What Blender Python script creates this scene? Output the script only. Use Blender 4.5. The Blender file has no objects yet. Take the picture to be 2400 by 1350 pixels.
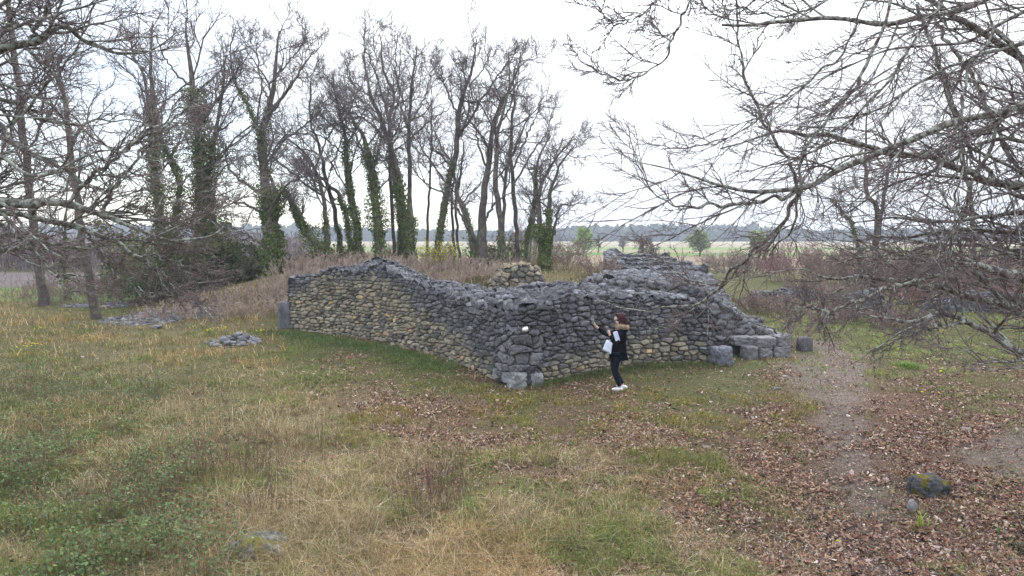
import bpy, math, random
import numpy as np
from math import sin, cos, pi, radians
RS = np.random.RandomState(11)
random.seed(11)
C = bpy.context.scene.collection
SC = bpy.context.scene

# ------------------------------------------------------------------ camera
CAM_H = 3.3; FPX = 1600.0; HOR = 556.0
PITCH = math.atan((675 - HOR) / FPX)
cam = bpy.data.cameras.new('camera'); cam.sensor_width = 36; cam.lens = 36 * FPX / 2400
cam.clip_start = .05; cam.clip_end = 4000
co = bpy.data.objects.new('camera', cam); C.objects.link(co)
co.location = (0, 0, CAM_H); co.rotation_euler = (pi / 2 - PITCH, 0, 0)
SC.camera = co

# ------------------------------------------------------------------ world and sun (thin bright overcast)
SUN_EL, SUN_AZ = radians(32), radians(24)       # azimuth from +Y towards +X
w = bpy.data.worlds.new('World'); SC.world = w; w.use_nodes = True
nt = w.node_tree; N = nt.nodes; L = nt.links
for n in list(N): N.remove(n)
out = N.new('ShaderNodeOutputWorld'); bg = N.new('ShaderNodeBackground'); bg.inputs[1].default_value = .1
sky = N.new('ShaderNodeTexSky'); sky.sky_type = 'NISHITA'; sky.sun_disc = False
sky.sun_elevation = SUN_EL; sky.sun_rotation = SUN_AZ
tc = N.new('ShaderNodeTexCoord')
mp = N.new('ShaderNodeMapping'); mp.inputs['Scale'].default_value = (1, 1, 2.6)
nz = N.new('ShaderNodeTexNoise'); nz.inputs['Scale'].default_value = 1.6; nz.inputs['Detail'].default_value = 5; nz.inputs['Roughness'].default_value = .5
cr = N.new('ShaderNodeValToRGB'); cr.color_ramp.elements[0].position = .36; cr.color_ramp.elements[0].color = (.15, .15, .15, 1)
cr.color_ramp.elements[1].position = .62; cr.color_ramp.elements[1].color = (1, 1, 1, 1)
sd = (cos(SUN_EL) * sin(SUN_AZ), cos(SUN_EL) * cos(SUN_AZ), sin(SUN_EL))
dt = N.new('ShaderNodeVectorMath'); dt.operation = 'DOT_PRODUCT'; dt.inputs[1].default_value = sd
pw = N.new('ShaderNodeMath'); pw.operation = 'POWER'; pw.use_clamp = True; pw.inputs[1].default_value = 9
mx0 = N.new('ShaderNodeMath'); mx0.operation = 'MAXIMUM'; mx0.inputs[1].default_value = 0
gl = N.new('ShaderNodeMath'); gl.operation = 'MULTIPLY_ADD'; gl.inputs[1].default_value = 5.0; gl.inputs[2].default_value = 8.7
cc = N.new('ShaderNodeVectorMath'); cc.operation = 'SCALE'; cc.inputs[0].default_value = (.935, .975, 1.045)
sx = N.new('ShaderNodeSeparateXYZ'); zc = N.new('ShaderNodeMath'); zc.operation = 'MAXIMUM'; zc.inputs[1].default_value = 0   # overcast sky: three times brighter overhead than low down
ov = N.new('ShaderNodeMapRange'); ov.inputs['From Min'].default_value = .22; ov.inputs['From Max'].default_value = .95; ov.inputs['To Min'].default_value = 1; ov.inputs['To Max'].default_value = 4.2
ml = N.new('ShaderNodeMath'); ml.operation = 'MULTIPLY'
sb = N.new('ShaderNodeVectorMath'); sb.operation = 'SCALE'; sb.inputs['Scale'].default_value = 2.7
mx = N.new('ShaderNodeMix'); mx.data_type = 'RGBA'
L.new(tc.outputs['Generated'], mp.inputs[0]); L.new(mp.outputs[0], nz.inputs[0]); L.new(nz.outputs[0], cr.inputs[0])
L.new(tc.outputs['Generated'], dt.inputs[0]); L.new(dt.outputs['Value'], mx0.inputs[0]); L.new(mx0.outputs[0], pw.inputs[0])
L.new(tc.outputs['Generated'], sx.inputs[0]); L.new(sx.outputs[2], zc.inputs[0]); L.new(zc.outputs[0], ov.inputs['Value']); L.new(pw.outputs[0], gl.inputs[0]); L.new(gl.outputs[0], ml.inputs[0]); L.new(ov.outputs[0], ml.inputs[1]); L.new(ml.outputs[0], cc.inputs['Scale'])
L.new(sky.outputs[0], sb.inputs[0])
sr = N.new('ShaderNodeMapRange'); sr.inputs['From Min'].default_value = .74; sr.inputs['From Max'].default_value = .9; L.new(dt.outputs['Value'], sr.inputs['Value'])
ad = N.new('ShaderNodeMath'); ad.operation = 'ADD'; ad.use_clamp = True; L.new(cr.outputs[0], ad.inputs[0]); L.new(sr.outputs[0], ad.inputs[1]); L.new(ad.outputs[0], mx.inputs[0]); L.new(sb.outputs[0], mx.inputs[6]); L.new(cc.outputs[0], mx.inputs[7])
L.new(mx.outputs[2], bg.inputs[0]); L.new(bg.outputs[0], out.inputs[0])
sl = bpy.data.lights.new('sun', 'SUN'); sl.energy = 1.5; sl.angle = radians(14); sl.color = (1, .91, .78)
so = bpy.data.objects.new('sun', sl); C.objects.link(so)
so.rotation_euler = (pi / 2 - SUN_EL, 0, pi - SUN_AZ)
SC.view_settings.view_transform = 'Standard'; SC.view_settings.look = 'None'; SC.view_settings.gamma = 1
SC.view_settings.exposure = 0.42

# ------------------------------------------------------------------ helpers
def G(px, py, z=0.0):
    """where the sight line of a spot measured in the photograph meets height z"""
    cx = (px - 1200) / FPX; cy = (675 - py) / FPX
    dy = cos(PITCH) + cy * sin(PITCH); dz = -sin(PITCH) + cy * cos(PITCH)
    t = (z - CAM_H) / dz
    return np.array([cx * t, dy * t, z])
def P3(px, py, Y):
    cx = (px - 1200) / FPX; cy = (675 - py) / FPX
    dy = cos(PITCH) + cy * sin(PITCH); dz = -sin(PITCH) + cy * cos(PITCH)
    t = Y / dy
    return np.array([cx * t, Y, CAM_H + dz * t])
def to_px(x, y, z=0):
    d = y * cos(PITCH) + (CAM_H - z) * sin(PITCH)
    u = (z - CAM_H) * cos(PITCH) + y * sin(PITCH)
    d = np.maximum(d, .3)
    return 1200 + FPX * x / d, 675 - FPX * u / d
def hsh(i, j, k=0):
    i = np.asarray(i, dtype=np.int64); j = np.asarray(j, dtype=np.int64)
    h = (i * 374761393 + j * 668265263 + k * 1274126177) & 0xffffffff
    h = ((h ^ (h >> 13)) * 1274126177) & 0xffffffff
    h = (h ^ (h >> 16)) & 0xffffff
    return h / float(0xffffff)
def vn2(x, y, s=0):
    xi = np.floor(x).astype(np.int64); yi = np.floor(y).astype(np.int64)
    fx = x - xi; fy = y - yi; fx = fx * fx * (3 - 2 * fx); fy = fy * fy * (3 - 2 * fy)
    a = hsh(xi, yi, s); b = hsh(xi + 1, yi, s); c = hsh(xi, yi + 1, s); d = hsh(xi + 1, yi + 1, s)
    return (a * (1 - fx) + b * fx) * (1 - fy) + (c * (1 - fx) + d * fx) * fy
def fbm(x, y, s=0, o=4):
    r = 0; a = .5; t = 0
    for k in range(o):
        r = r + a * vn2(x * 2 ** k + 17 * k, y * 2 ** k - 9 * k, s + k); t += a; a *= .55
    return r / t
def vn3(p, s=0):
    q = p[..., 2]; zi = np.floor(q).astype(np.int64); f = q - zi; f = f * f * (3 - 2 * f)
    def lay(z):
        xi = np.floor(p[..., 0]).astype(np.int64); yi = np.floor(p[..., 1]).astype(np.int64)
        fx = p[..., 0] - xi; fy = p[..., 1] - yi; fx = fx * fx * (3 - 2 * fx); fy = fy * fy * (3 - 2 * fy)
        H = lambda a, b: hsh(a + z * 57, b - z * 131, s)
        return (H(xi, yi) * (1 - fx) + H(xi + 1, yi) * fx) * (1 - fy) + (H(xi, yi + 1) * (1 - fx) + H(xi + 1, yi + 1) * fx) * fy
    return lay(zi) * (1 - f) + lay(zi + 1) * f
def sm(x, a, b):
    t = np.clip((x - a) / (b - a), 0, 1); return t * t * (3 - 2 * t)
def nrm(v): return v / np.maximum(np.linalg.norm(v, axis=-1, keepdims=True), 1e-9)

def mesh(name, V, F, mat, parent=None, col=None, smooth=True):
    """V (n,3); F a list of (m,k) index arrays; col (n,3) goes to a point colour attribute"""
    V = np.asarray(V, dtype=np.float32).reshape(-1, 3)
    F = [np.asarray(f, dtype=np.int32) for f in (F if isinstance(F, list) else [F]) if len(f)]
    me = bpy.data.meshes.new(name)
    me.vertices.add(len(V)); me.vertices.foreach_set('co', V.ravel())
    loops = np.concatenate([f.ravel() for f in F]); tot = np.concatenate([np.full(len(f), f.shape[1], dtype=np.int32) for f in F])
    st = np.concatenate([[0], np.cumsum(tot)[:-1]]).astype(np.int32)
    me.loops.add(len(loops)); me.loops.foreach_set('vertex_index', loops)
    me.polygons.add(len(tot)); me.polygons.foreach_set('loop_start', st)
    me.polygons.foreach_set('use_smooth', np.full(len(tot), smooth, dtype=bool))
    me.update(calc_edges=True)
    if col is not None:
        at = me.color_attributes.new('Col', 'FLOAT_COLOR', 'POINT')
        c4 = np.ones((len(V), 4), dtype=np.float32); c4[:, :3] = col
        at.data.foreach_set('color', c4.ravel())
    me.materials.append(mat)
    o = bpy.data.objects.new(name, me); C.objects.link(o)
    if parent is not None: o.parent = parent
    return o
def tag(o, label=None, cat=None, group=None, kind=None):
    if label: o['label'] = label
    if cat: o['category'] = cat
    if group: o['group'] = group
    if kind: o['kind'] = kind
    return o
def empty(name, loc, label, cat, group=None):
    o = bpy.data.objects.new(name, None); C.objects.link(o); o.location = loc; o.empty_display_size = .2
    return tag(o, label, cat, group)
def local(V, root):
    return np.asarray(V).reshape(-1, 3) - np.array(root.location)

class Soup:
    """collects vertex blocks, faces and colours for ONE mesh"""
    def __init__(s): s.V = []; s.F = {}; s.Cc = []; s.n = 0
    def add(s, V, F, col=None):
        V = np.asarray(V).reshape(-1, 3); s.V.append(V)
        for f in (F if isinstance(F, list) else [F]):
            f = np.asarray(f)
            if len(f): s.F.setdefault(f.shape[1], []).append(f + s.n)
        if col is not None: s.Cc.append(np.broadcast_to(np.asarray(col), (len(V), 3)))
        s.n += len(V)
    def build(s, name, mat, root=None, smooth=True):
        V = np.concatenate(s.V)
        if root is not None: V = local(V, root)
        return mesh(name, V, [np.concatenate(f) for f in s.F.values()], mat, root, np.concatenate(s.Cc) if s.Cc else None, smooth)

# ------------------------------------------------------------------ materials
def newmat(name, rough=.85, spec=.25):
    m = bpy.data.materials.new(name); m.use_nodes = True
    b = m.node_tree.nodes['Principled BSDF']; b.inputs['Roughness'].default_value = rough
    b.inputs['Specular IOR Level'].default_value = spec
    return m, m.node_tree, b
def nnoise(t, scale, det=4, rough=.6, vec=None):
    n = t.nodes.new('ShaderNodeTexNoise'); n.inputs['Scale'].default_value = scale; n.inputs['Detail'].default_value = det; n.inputs['Roughness'].default_value = rough
    if vec is None:
        g = t.nodes.new('ShaderNodeNewGeometry'); vec = g.outputs['Position']
    t.links.new(vec, n.inputs['Vector']); return n.outputs[0]
def ramp(t, src, stops):
    r = t.nodes.new('ShaderNodeValToRGB'); t.links.new(src, r.inputs[0])
    e = r.color_ramp.elements
    while len(e) < len(stops): e.new(.5)
    for k, (p, c) in enumerate(stops):
        e[k].position = p; e[k].color = (c[0], c[1], c[2], 1) if hasattr(c, '__len__') else (c, c, c, 1)
    return r.outputs[0]
def mixc(t, a, b, fac, mode='MIX'):
    m = t.nodes.new('ShaderNodeMix'); m.data_type = 'RGBA'; m.blend_type = mode
    for s, v in ((0, fac), (6, a), (7, b)):
        if hasattr(v, 'links'): t.links.new(v, m.inputs[s])
        elif s == 0: m.inputs[0].default_value = v
        else: m.inputs[s].default_value = (v[0], v[1], v[2], 1)
    return m.outputs[2]
def bump(t, b, src, strength=.5, dist=.02):
    n = t.nodes.new('ShaderNodeBump'); n.inputs['Strength'].default_value = strength; n.inputs['Distance'].default_value = dist
    t.links.new(src, n.inputs['Height']); t.links.new(n.outputs[0], b.inputs['Normal'])
def attr(t):
    a = t.nodes.new('ShaderNodeAttribute'); a.attribute_name = 'Col'; return a.outputs['Color']
def m_plain(name, c, rough=.8, spec=.25, var=.25, scale=20):
    m, t, b = newmat(name, rough, spec)
    lo = [x * (1 - var) for x in c]; hi = [min(1, x * (1 + var)) for x in c]
    t.links.new(ramp(t, nnoise(t, scale), [(.3, lo), (.7, hi)]), b.inputs['Base Color']); return m
def m_attr(name, rough=.85, scale=14, lo=.75, hi=1.2, bs=0, bd=.01, trans=0):
    m, t, b = newmat(name, rough, .15)
    c = mixc(t, attr(t), ramp(t, nnoise(t, scale), [(.3, lo), (.7, hi)]), 1, 'MULTIPLY')
    t.links.new(c, b.inputs['Base Color'])
    if bs: bump(t, b, nnoise(t, scale * 3, 5), bs, bd)
    if trans:
        tr = t.nodes.new('ShaderNodeBsdfTranslucent'); t.links.new(c, tr.inputs[0])
        mx = t.nodes.new('ShaderNodeMixShader'); mx.inputs[0].default_value = trans
        o = t.nodes['Material Output']; t.links.new(b.outputs[0], mx.inputs[1]); t.links.new(tr.outputs[0], mx.inputs[2]); t.links.new(mx.outputs[0], o.inputs[0])
    return m
def m_bark(name, bark, lichen, cover, scale=9):
    m, t, b = newmat(name, .95, .1)
    base = ramp(t, nnoise(t, scale * 2.2, 5, .7), [(.3, [x * .6 for x in bark]), (.7, [x * 1.5 for x in bark])])
    mask = ramp(t, nnoise(t, scale, 5, .68), [(cover, 0), (cover + .07, 1)])
    lc = ramp(t, nnoise(t, scale * 1.7, 3), [(.3, [x * .7 for x in lichen]), (.7, [x * 1.25 for x in lichen])])
    t.links.new(mixc(t, base, lc, mask), b.inputs['Base Color'])
    bump(t, b, nnoise(t, scale * 4, 5, .7), .9, .015); return m
def m_stone():
    m, t, b = newmat('ruin_stone', .93, .15)
    a = attr(t)
    v = ramp(t, nnoise(t, 5, 6, .7), [(.28, .5), (.5, 1.0), (.72, 1.5)])
    c = mixc(t, a, v, 1, 'MULTIPLY')
    sp = ramp(t, nnoise(t, 26, 5, .7), [(.57, 0), (.66, 1)])
    c = mixc(t, c, (.36, .36, .36), mixc(t, (0, 0, 0), (.75, .75, .75), sp))
    dk = ramp(t, nnoise(t, 11, 6, .75), [(.34, 1), (.43, 0)])
    c = mixc(t, c, (.035, .035, .04), mixc(t, (0, 0, 0), (.7, .7, .7), dk))
    t.links.new(c, b.inputs['Base Color'])
    bump(t, b, nnoise(t, 22, 8, .75), .9, .03); return m
M_STONE = m_stone()
M_BARK_R = m_bark('bark_lichen_grey', (.12, .095, .09), (.36, .37, .31), .475, 16)
M_BARK_L = m_bark('bark_lichen_green', (.13, .115, .105), (.35, .37, .31), .475, 16)
M_TWIG = m_bark('twig_bark', (.195, .15, .145), (.30, .30, .29), .55, 30)
M_FAR_BARK = m_bark('oak_bark', (.105, .085, .075), (.17, .165, .12), .53, 2.2)
M_FAR_TWIG = m_plain('oak_twig', (.185, .155, .15), .9, .1, .3, 3)
M_LEAF = m_attr('leaf_surface', .7, 5, .7, 1.3, trans=.25)
M_GRASS = m_attr('grass_surface', .8, 2.5, .75, 1.25, trans=.2)
M_LITTER = m_attr('dead_leaf_surface', .9, 40, .8, 1.2)
M_CORE = m_plain('wall_core', (.075, .068, .06), .95, .05, .4, 8)

# ------------------------------------------------------------------ terrain
def dist_seg(x, y, a, b):
    ax, ay = a; bx, by = b; dx, dy = bx - ax, by - ay
    t = np.clip(((x - ax) * dx + (y - ay) * dy) / (dx * dx + dy * dy), 0, 1)
    return np.hypot(x - ax - t * dx, y - ay - t * dy)
def tz(x, y):
    x = np.asarray(x, float); y = np.asarray(y, float)
    # raised wooded bank behind the wall
    left = -15.5 + 0.25 * (y - 36)
    m = sm(y, 26.5, 35) * sm(x, left - 2.5, left + 6) * (1 - sm(x, 4.2, 6.5)) * (1 - sm(y, 55, 68))
    z = 1.55 * m * (.85 + .3 * fbm(x * .25, y * .25, 3))
    # spur of earth beside the small retaining wall
    z = z + 1.25 * np.exp(-(((x + 1.5) / 1.5) ** 2 + ((y - 28.7) / 1.3) ** 2)) + .9 * np.exp(-(((x - .3) / 1.6) ** 2 + ((y - 30) / 1.5) ** 2))
    z = z + .5 * np.exp(-(((x + 9) / 4.5) ** 2 + ((y - 29) / 3.5) ** 2))
    near = 1 - sm(np.hypot(x, y - 15), 60, 120)
    z = z + near * (.16 * (fbm(x * .35, y * .35, 5) - .5) + .05 * (fbm(x * 1.7, y * 1.7, 8) - .5))
    z = z - .05 * np.exp(-(dist_seg(x, y, (5.2, 12), (4.4, 5)) / .8) ** 2)
    return z
ZN = ['green', 'straw', 'litter', 'bramble', 'path']
CP = np.array([
 (60,720,.3,.9,0,0,0),(300,800,.4,.8,0,0,0),(600,740,.4,.8,.1,0,0),(600,860,.6,.5,.1,.2,0),(100,900,.5,.4,0,.8,0),(300,950,.5,.4,0,.7,0),
 (100,1150,.5,.3,0,1,0),(350,1200,.4,.5,0,.6,0),(200,1330,.5,.6,0,.5,0),(500,1000,.4,.8,.1,.3,0),(600,1150,.3,1,.1,.1,0),(700,1000,.3,.8,.2,0,0),
 (700,800,1,.05,.1,0,0),(850,840,.7,.05,.5,0,0),(900,960,.3,.5,.8,0,0),(1000,900,.8,.05,.3,0,0),(1050,980,.3,.25,.9,0,0),(800,1200,.3,1,.1,0,0),(820,1080,.3,.9,.2,0,0),
 (1000,1200,.4,.9,.2,0,0),(1000,1330,.5,.8,.2,0,0),(1200,970,.8,.03,.3,0,0),(1150,1080,.4,.4,.6,0,0),(1250,1130,.2,.6,.5,0,0),(1300,1000,.5,.1,.8,0,0),(1180,1030,.4,.15,.8,0,0),
 (1400,940,.5,0,.6,0,0),(1550,930,.8,0,.3,0,.1),(1700,900,.8,0,.2,0,.2),(1500,1050,.45,.3,.7,0,0),(1500,1250,.6,.45,.6,0,0),(1620,1130,.8,.35,.45,0,0),
 (1650,1250,.55,.4,.65,0,0),(1800,950,.4,0,.8,0,.1),(1850,1050,.15,.05,1,0,.1),(1950,880,.3,0,.25,0,.9),(1980,1000,.1,0,.8,0,.6),(2030,1150,.1,0,.8,0,.8),
 (2050,1320,.15,0,.6,0,.9),(1850,1300,.4,.25,.75,0,0),(1780,1180,.4,.25,.8,0,0),(2200,1100,.05,0,1,0,.1),(2350,1250,.05,0,1,0,.1),(2300,1000,.15,0,.95,0,.1),(2370,1060,.1,0,.3,0,.9),
 (2150,900,.6,.05,.7,0,0),(2300,890,.6,0,.6,0,0),(2120,960,.1,0,1,0,0),(2050,800,1,.15,0,0,0),(2300,820,1,.1,.1,0,0),(1900,740,1,.2,0,0,0),(2200,700,.7,.5,0,.2,0),(2000,670,.5,.6,0,.2,0),
 (1750,620,.9,.4,0,0,0),(1350,610,1,.4,0,0,0),(1350,650,.4,1,0,0,0),(1000,610,.1,1,0,0,0),(800,640,.15,.9,.1,0,0),(550,680,.3,.7,.3,0,0),(450,650,.2,.8,.1,0,0),
 (300,690,1,.1,0,0,0),(100,705,.7,.5,0,0,0)], float)
PATHW = [tuple(G(*q)[:2]) for q in ((1930, 800), (1975, 850), (1985, 920), (1975, 1000), (2010, 1100), (2030, 1200), (2050, 1300), (2090, 1400), (2150, 1550))]
def zones(x, y):
    px, py = to_px(x, y)
    px = np.clip(px + 90 * (fbm(x * .8, y * .8, 21) - .5) * 2, -200, 2600)
    py = np.clip(py + 50 * (fbm(x * .8, y * .8, 31) - .5) * 2, 560, 1500)
    W = np.zeros(np.shape(x)); R = np.zeros(np.shape(x) + (5,))
    for c in CP:
        sc = .35 + .65 * min(1, (c[1] - 540) / 400)
        d = ((px - c[0]) / 1.25) ** 2 + ((py - c[1]) * 1.3) ** 2
        ww = 1 / (d / sc + 300) ** 1.9
        W += ww; R += ww[..., None] * c[2:]
    Q = R / W[..., None]
    pd = np.full(np.shape(x), 9.)
    for a, b in zip(PATHW[:-1], PATHW[1:]): pd = np.minimum(pd, dist_seg(x, y, a, b))
    pd = pd + .5 * (fbm(x * 1.5, y * 1.5, 77) - .5) + .3 * (fbm(x * 5, y * 5, 78) - .5)
    k = .97 * (1 - sm(pd, .12, .55))[..., None]
    return Q * (1 - k) + np.array([.08, .0, .36, 0, .8]) * k
GC = dict(green=(.085, .095, .03), straw=(.21, .165, .095), litter=(.15, .09, .065), bramble=(.07, .085, .04), path=(.205, .168, .148))
def sinh_axis(n, a, lim, c0):
    u = np.linspace(-1, 1, n); k = math.asinh(lim / a); return c0 + a * np.sinh(u * k)
gx = sinh_axis(560, 9, 820, 0); gy = sinh_axis(560, 9, 820, 15)
GX, GY = np.meshgrid(gx, gy)
ZW = zones(GX, GY)
tot = ZW.sum(-1, keepdims=True) + 1e-6
gc = np.zeros(GX.shape + (3,))
for k, nme in enumerate(ZN): gc += (ZW[..., k:k + 1] ** 1.5) * np.array(GC[nme])
gc /= (ZW ** 1.5).sum(-1, keepdims=True)
# far fields in strips
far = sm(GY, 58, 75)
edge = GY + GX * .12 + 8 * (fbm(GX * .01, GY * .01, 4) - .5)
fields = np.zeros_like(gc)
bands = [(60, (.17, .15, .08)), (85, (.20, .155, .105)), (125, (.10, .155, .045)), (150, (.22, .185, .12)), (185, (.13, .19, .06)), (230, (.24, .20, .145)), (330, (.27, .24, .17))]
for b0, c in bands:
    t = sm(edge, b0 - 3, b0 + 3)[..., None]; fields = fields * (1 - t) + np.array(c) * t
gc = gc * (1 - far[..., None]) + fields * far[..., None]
# ploughed strip and pasture on the left
pl = sm(GY, 44, 46) * (1 - sm(GY, 62, 66)) * (1 - sm(GX, -18, -14))
gc = gc * (1 - pl[..., None]) + np.array((.16, .135, .13)) * pl[..., None]
pg = sm(GY, 34, 36) * (1 - sm(GY, 44, 46)) * (1 - sm(GX, -15, -12))
gc = gc * (1 - pg[..., None]) + np.array((.11, .17, .05)) * pg[..., None]
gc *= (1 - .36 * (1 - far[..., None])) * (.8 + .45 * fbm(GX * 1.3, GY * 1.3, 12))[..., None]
GZ = tz(GX, GY)
n = len(gx); I = np.arange(n * n).reshape(n, n)
F = np.stack([I[:-1, :-1], I[:-1, 1:], I[1:, 1:], I[1:, :-1]], -1).reshape(-1, 4)
mg, t, b = newmat('ground_soil', .97, .05)
c = mixc(t, attr(t), ramp(t, nnoise(t, 9, 7, .8), [(.3, .55), (.5, 1.0), (.7, 1.5)]), 1, 'MULTIPLY')
c = mixc(t, c, ramp(t, nnoise(t, 40, 4, .7), [(.3, .6), (.7, 1.4)]), 1, 'MULTIPLY')
t.links.new(c, b.inputs['Base Color']); bump(t, b, nnoise(t, 14, 8, .75), .8, .04)
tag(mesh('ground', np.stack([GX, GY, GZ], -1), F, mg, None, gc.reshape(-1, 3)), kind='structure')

# ------------------------------------------------------------------ tubes and tree growth (all levels vectorised)
class Tubes(Soup):
    def tube(s, P, R, k=4, col=None):
        P = np.asarray(P, float); R = np.asarray(R, float)
        if P.ndim == 2: P = P[None]; R = R[None]
        M, Np, _ = P.shape
        if not M: return
        T = nrm(np.gradient(P, axis=1))
        md = np.abs(nrm(P[:, -1] - P[:, 0])); ref = np.zeros((M, 3)); ref[np.arange(M), md.argmin(1)] = 1
        A = nrm(np.cross(T, ref[:, None])); B = np.cross(T, A)
        th = np.arange(k) * 2 * pi / k
        V = P[:, :, None] + R[:, :, None, None] * (A[:, :, None] * np.cos(th)[:, None] + B[:, :, None] * np.sin(th)[:, None])
        base = (np.arange(M) * Np * k)[:, None, None]; i = np.arange(Np - 1)[None, :, None] * k; j = np.arange(k)[None, None]; j2 = (j + 1) % k
        F = np.stack([base + i + j, base + i + j2, base + i + k + j2, base + i + k + j], -1).reshape(-1, 4)
        if col is not None and np.ndim(col) == 2: col = np.repeat(col, Np * k, 0)
        s.add(V.reshape(-1, 3), F, col)
def resample(pts, n, jit=0, seed=0):
    pts = np.asarray(pts, float)
    d = np.concatenate([[0], np.cumsum(np.linalg.norm(np.diff(pts, axis=0), axis=1))]); t = np.linspace(0, d[-1], n)
    # Catmull-Rom through the points
    idx = np.clip(np.searchsorted(d, t, side='right') - 1, 0, len(pts) - 2); f = ((t - d[idx]) / np.maximum(d[idx + 1] - d[idx], 1e-6))[:, None]
    g = lambda i: pts[np.clip(i, 0, len(pts) - 1)]
    p0, p1, p2, p3 = g(idx - 1), g(idx), g(idx + 1), g(idx + 2)
    Q = .5 * ((2 * p1) + (p2 - p0) * f + (2 * p0 - 5 * p1 + 4 * p2 - p3) * f ** 2 + (3 * p1 - p0 - 3 * p2 + p3) * f ** 3)
    if jit:
        J = RS.randn(n, 3) * jit; J[0] = 0; Q = Q + J
    return Q
def grow(P, R, num, lr, ang, wig, trop, Np, tip, t0=.15, t1=1.0, rr=.6, Lmin=0, Lmax=1e9, curve=0):
    M, K, _ = P.shape
    idx = np.repeat(np.arange(M), num); m = len(idx)
    base = (np.tile(np.arange(num), M) + RS.rand(m)) / num
    t = t0 + (t1 - t0) * base
    f = t * (K - 1); i0 = np.minimum(f.astype(int), K - 2); ff = (f - i0)[:, None]
    p = P[idx, i0] * (1 - ff) + P[idx, i0 + 1] * ff
    T = nrm(P[idx, i0 + 1] - P[idx, i0])
    r0 = (R[idx, i0] * (1 - ff[:, 0]) + R[idx, i0 + 1] * ff[:, 0]) * rr
    q = RS.randn(m, 3); q = nrm(q - (q * T).sum(1, keepdims=True) * T)
    a = np.radians(ang * (.6 + .8 * RS.rand(m)))[:, None]
    D = nrm(np.cos(a) * T + np.sin(a) * q)
    plen = np.linalg.norm(np.diff(P, axis=1), axis=2).sum(1)[idx]
    Ln = np.clip(plen * (lr[0] + (lr[1] - lr[0]) * RS.rand(m)) * (1 - .45 * t), Lmin, Lmax)
    out = np.zeros((m, Np, 3)); out[:, 0] = p; d = D
    trop = np.asarray(trop, float); cv = RS.randn(m, 3) * curve
    for s in range(1, Np):
        d = nrm(d + wig * RS.randn(m, 3) + trop + cv); out[:, s] = out[:, s - 1] + d * (Ln / (Np - 1))[:, None]
    s = np.linspace(0, 1, Np)[None]
    RR = np.maximum(r0, tip)[:, None] * (1 - s) ** .8 + tip
    return out, RR
def leaves(soup, pos, size, cols, aspect=.6, nrmv=None, up=0.0):
    m = len(pos)
    nn = nrm(RS.randn(m, 3) + np.array([0, 0, up])) if nrmv is None else nrmv
    a = nrm(np.cross(nn, RS.randn(m, 3))); b = np.cross(nn, a)
    sz = np.asarray(size)[:, None] if np.ndim(size) else size
    l = a * sz * .5; wv = b * sz * aspect * .5
    V = np.stack([pos - l, pos + wv + nn * sz * .1, pos + l, pos - wv + nn * sz * .1], 1)
    F = np.arange(m * 4).reshape(m, 4)
    soup.add(V, F, np.repeat(cols, 4, 0))
def ivy(soup, P, R, dens, thick, size, col=(.12, .165, .055)):
    """leaves clustered round a trunk polyline"""
    K = len(P); plen = np.linalg.norm(np.diff(P, axis=0), axis=1).sum(); m = int(dens * plen * 1.15)
    f = RS.rand(m) * (K - 1.001); i = f.astype(int); ff = (f - i)[:, None]
    p = P[i] * (1 - ff) + P[i + 1] * ff; T = nrm(P[i + 1] - P[i]); r = R[i]
    q = RS.randn(m, 3); q = nrm(q - (q * T).sum(1, keepdims=True) * T)
    lump = .1 + 2.4 * vn3(p * 1.5, 7) ** 2.2
    dd = r + thick * .9 * lump * RS.rand(m) ** 1.3
    pos = p + q * dd[:, None]
    cl = np.array(col) * (.55 + .95 * RS.rand(m))[:, None] * np.stack([.85 + .5 * RS.rand(m), np.ones(m), .7 + .5 * RS.rand(m)], 1)
    leaves(soup, pos, size * (.6 + .8 * RS.rand(m)), cl, .9, nrmv=nrm(q + .7 * RS.randn(m, 3)))

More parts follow.
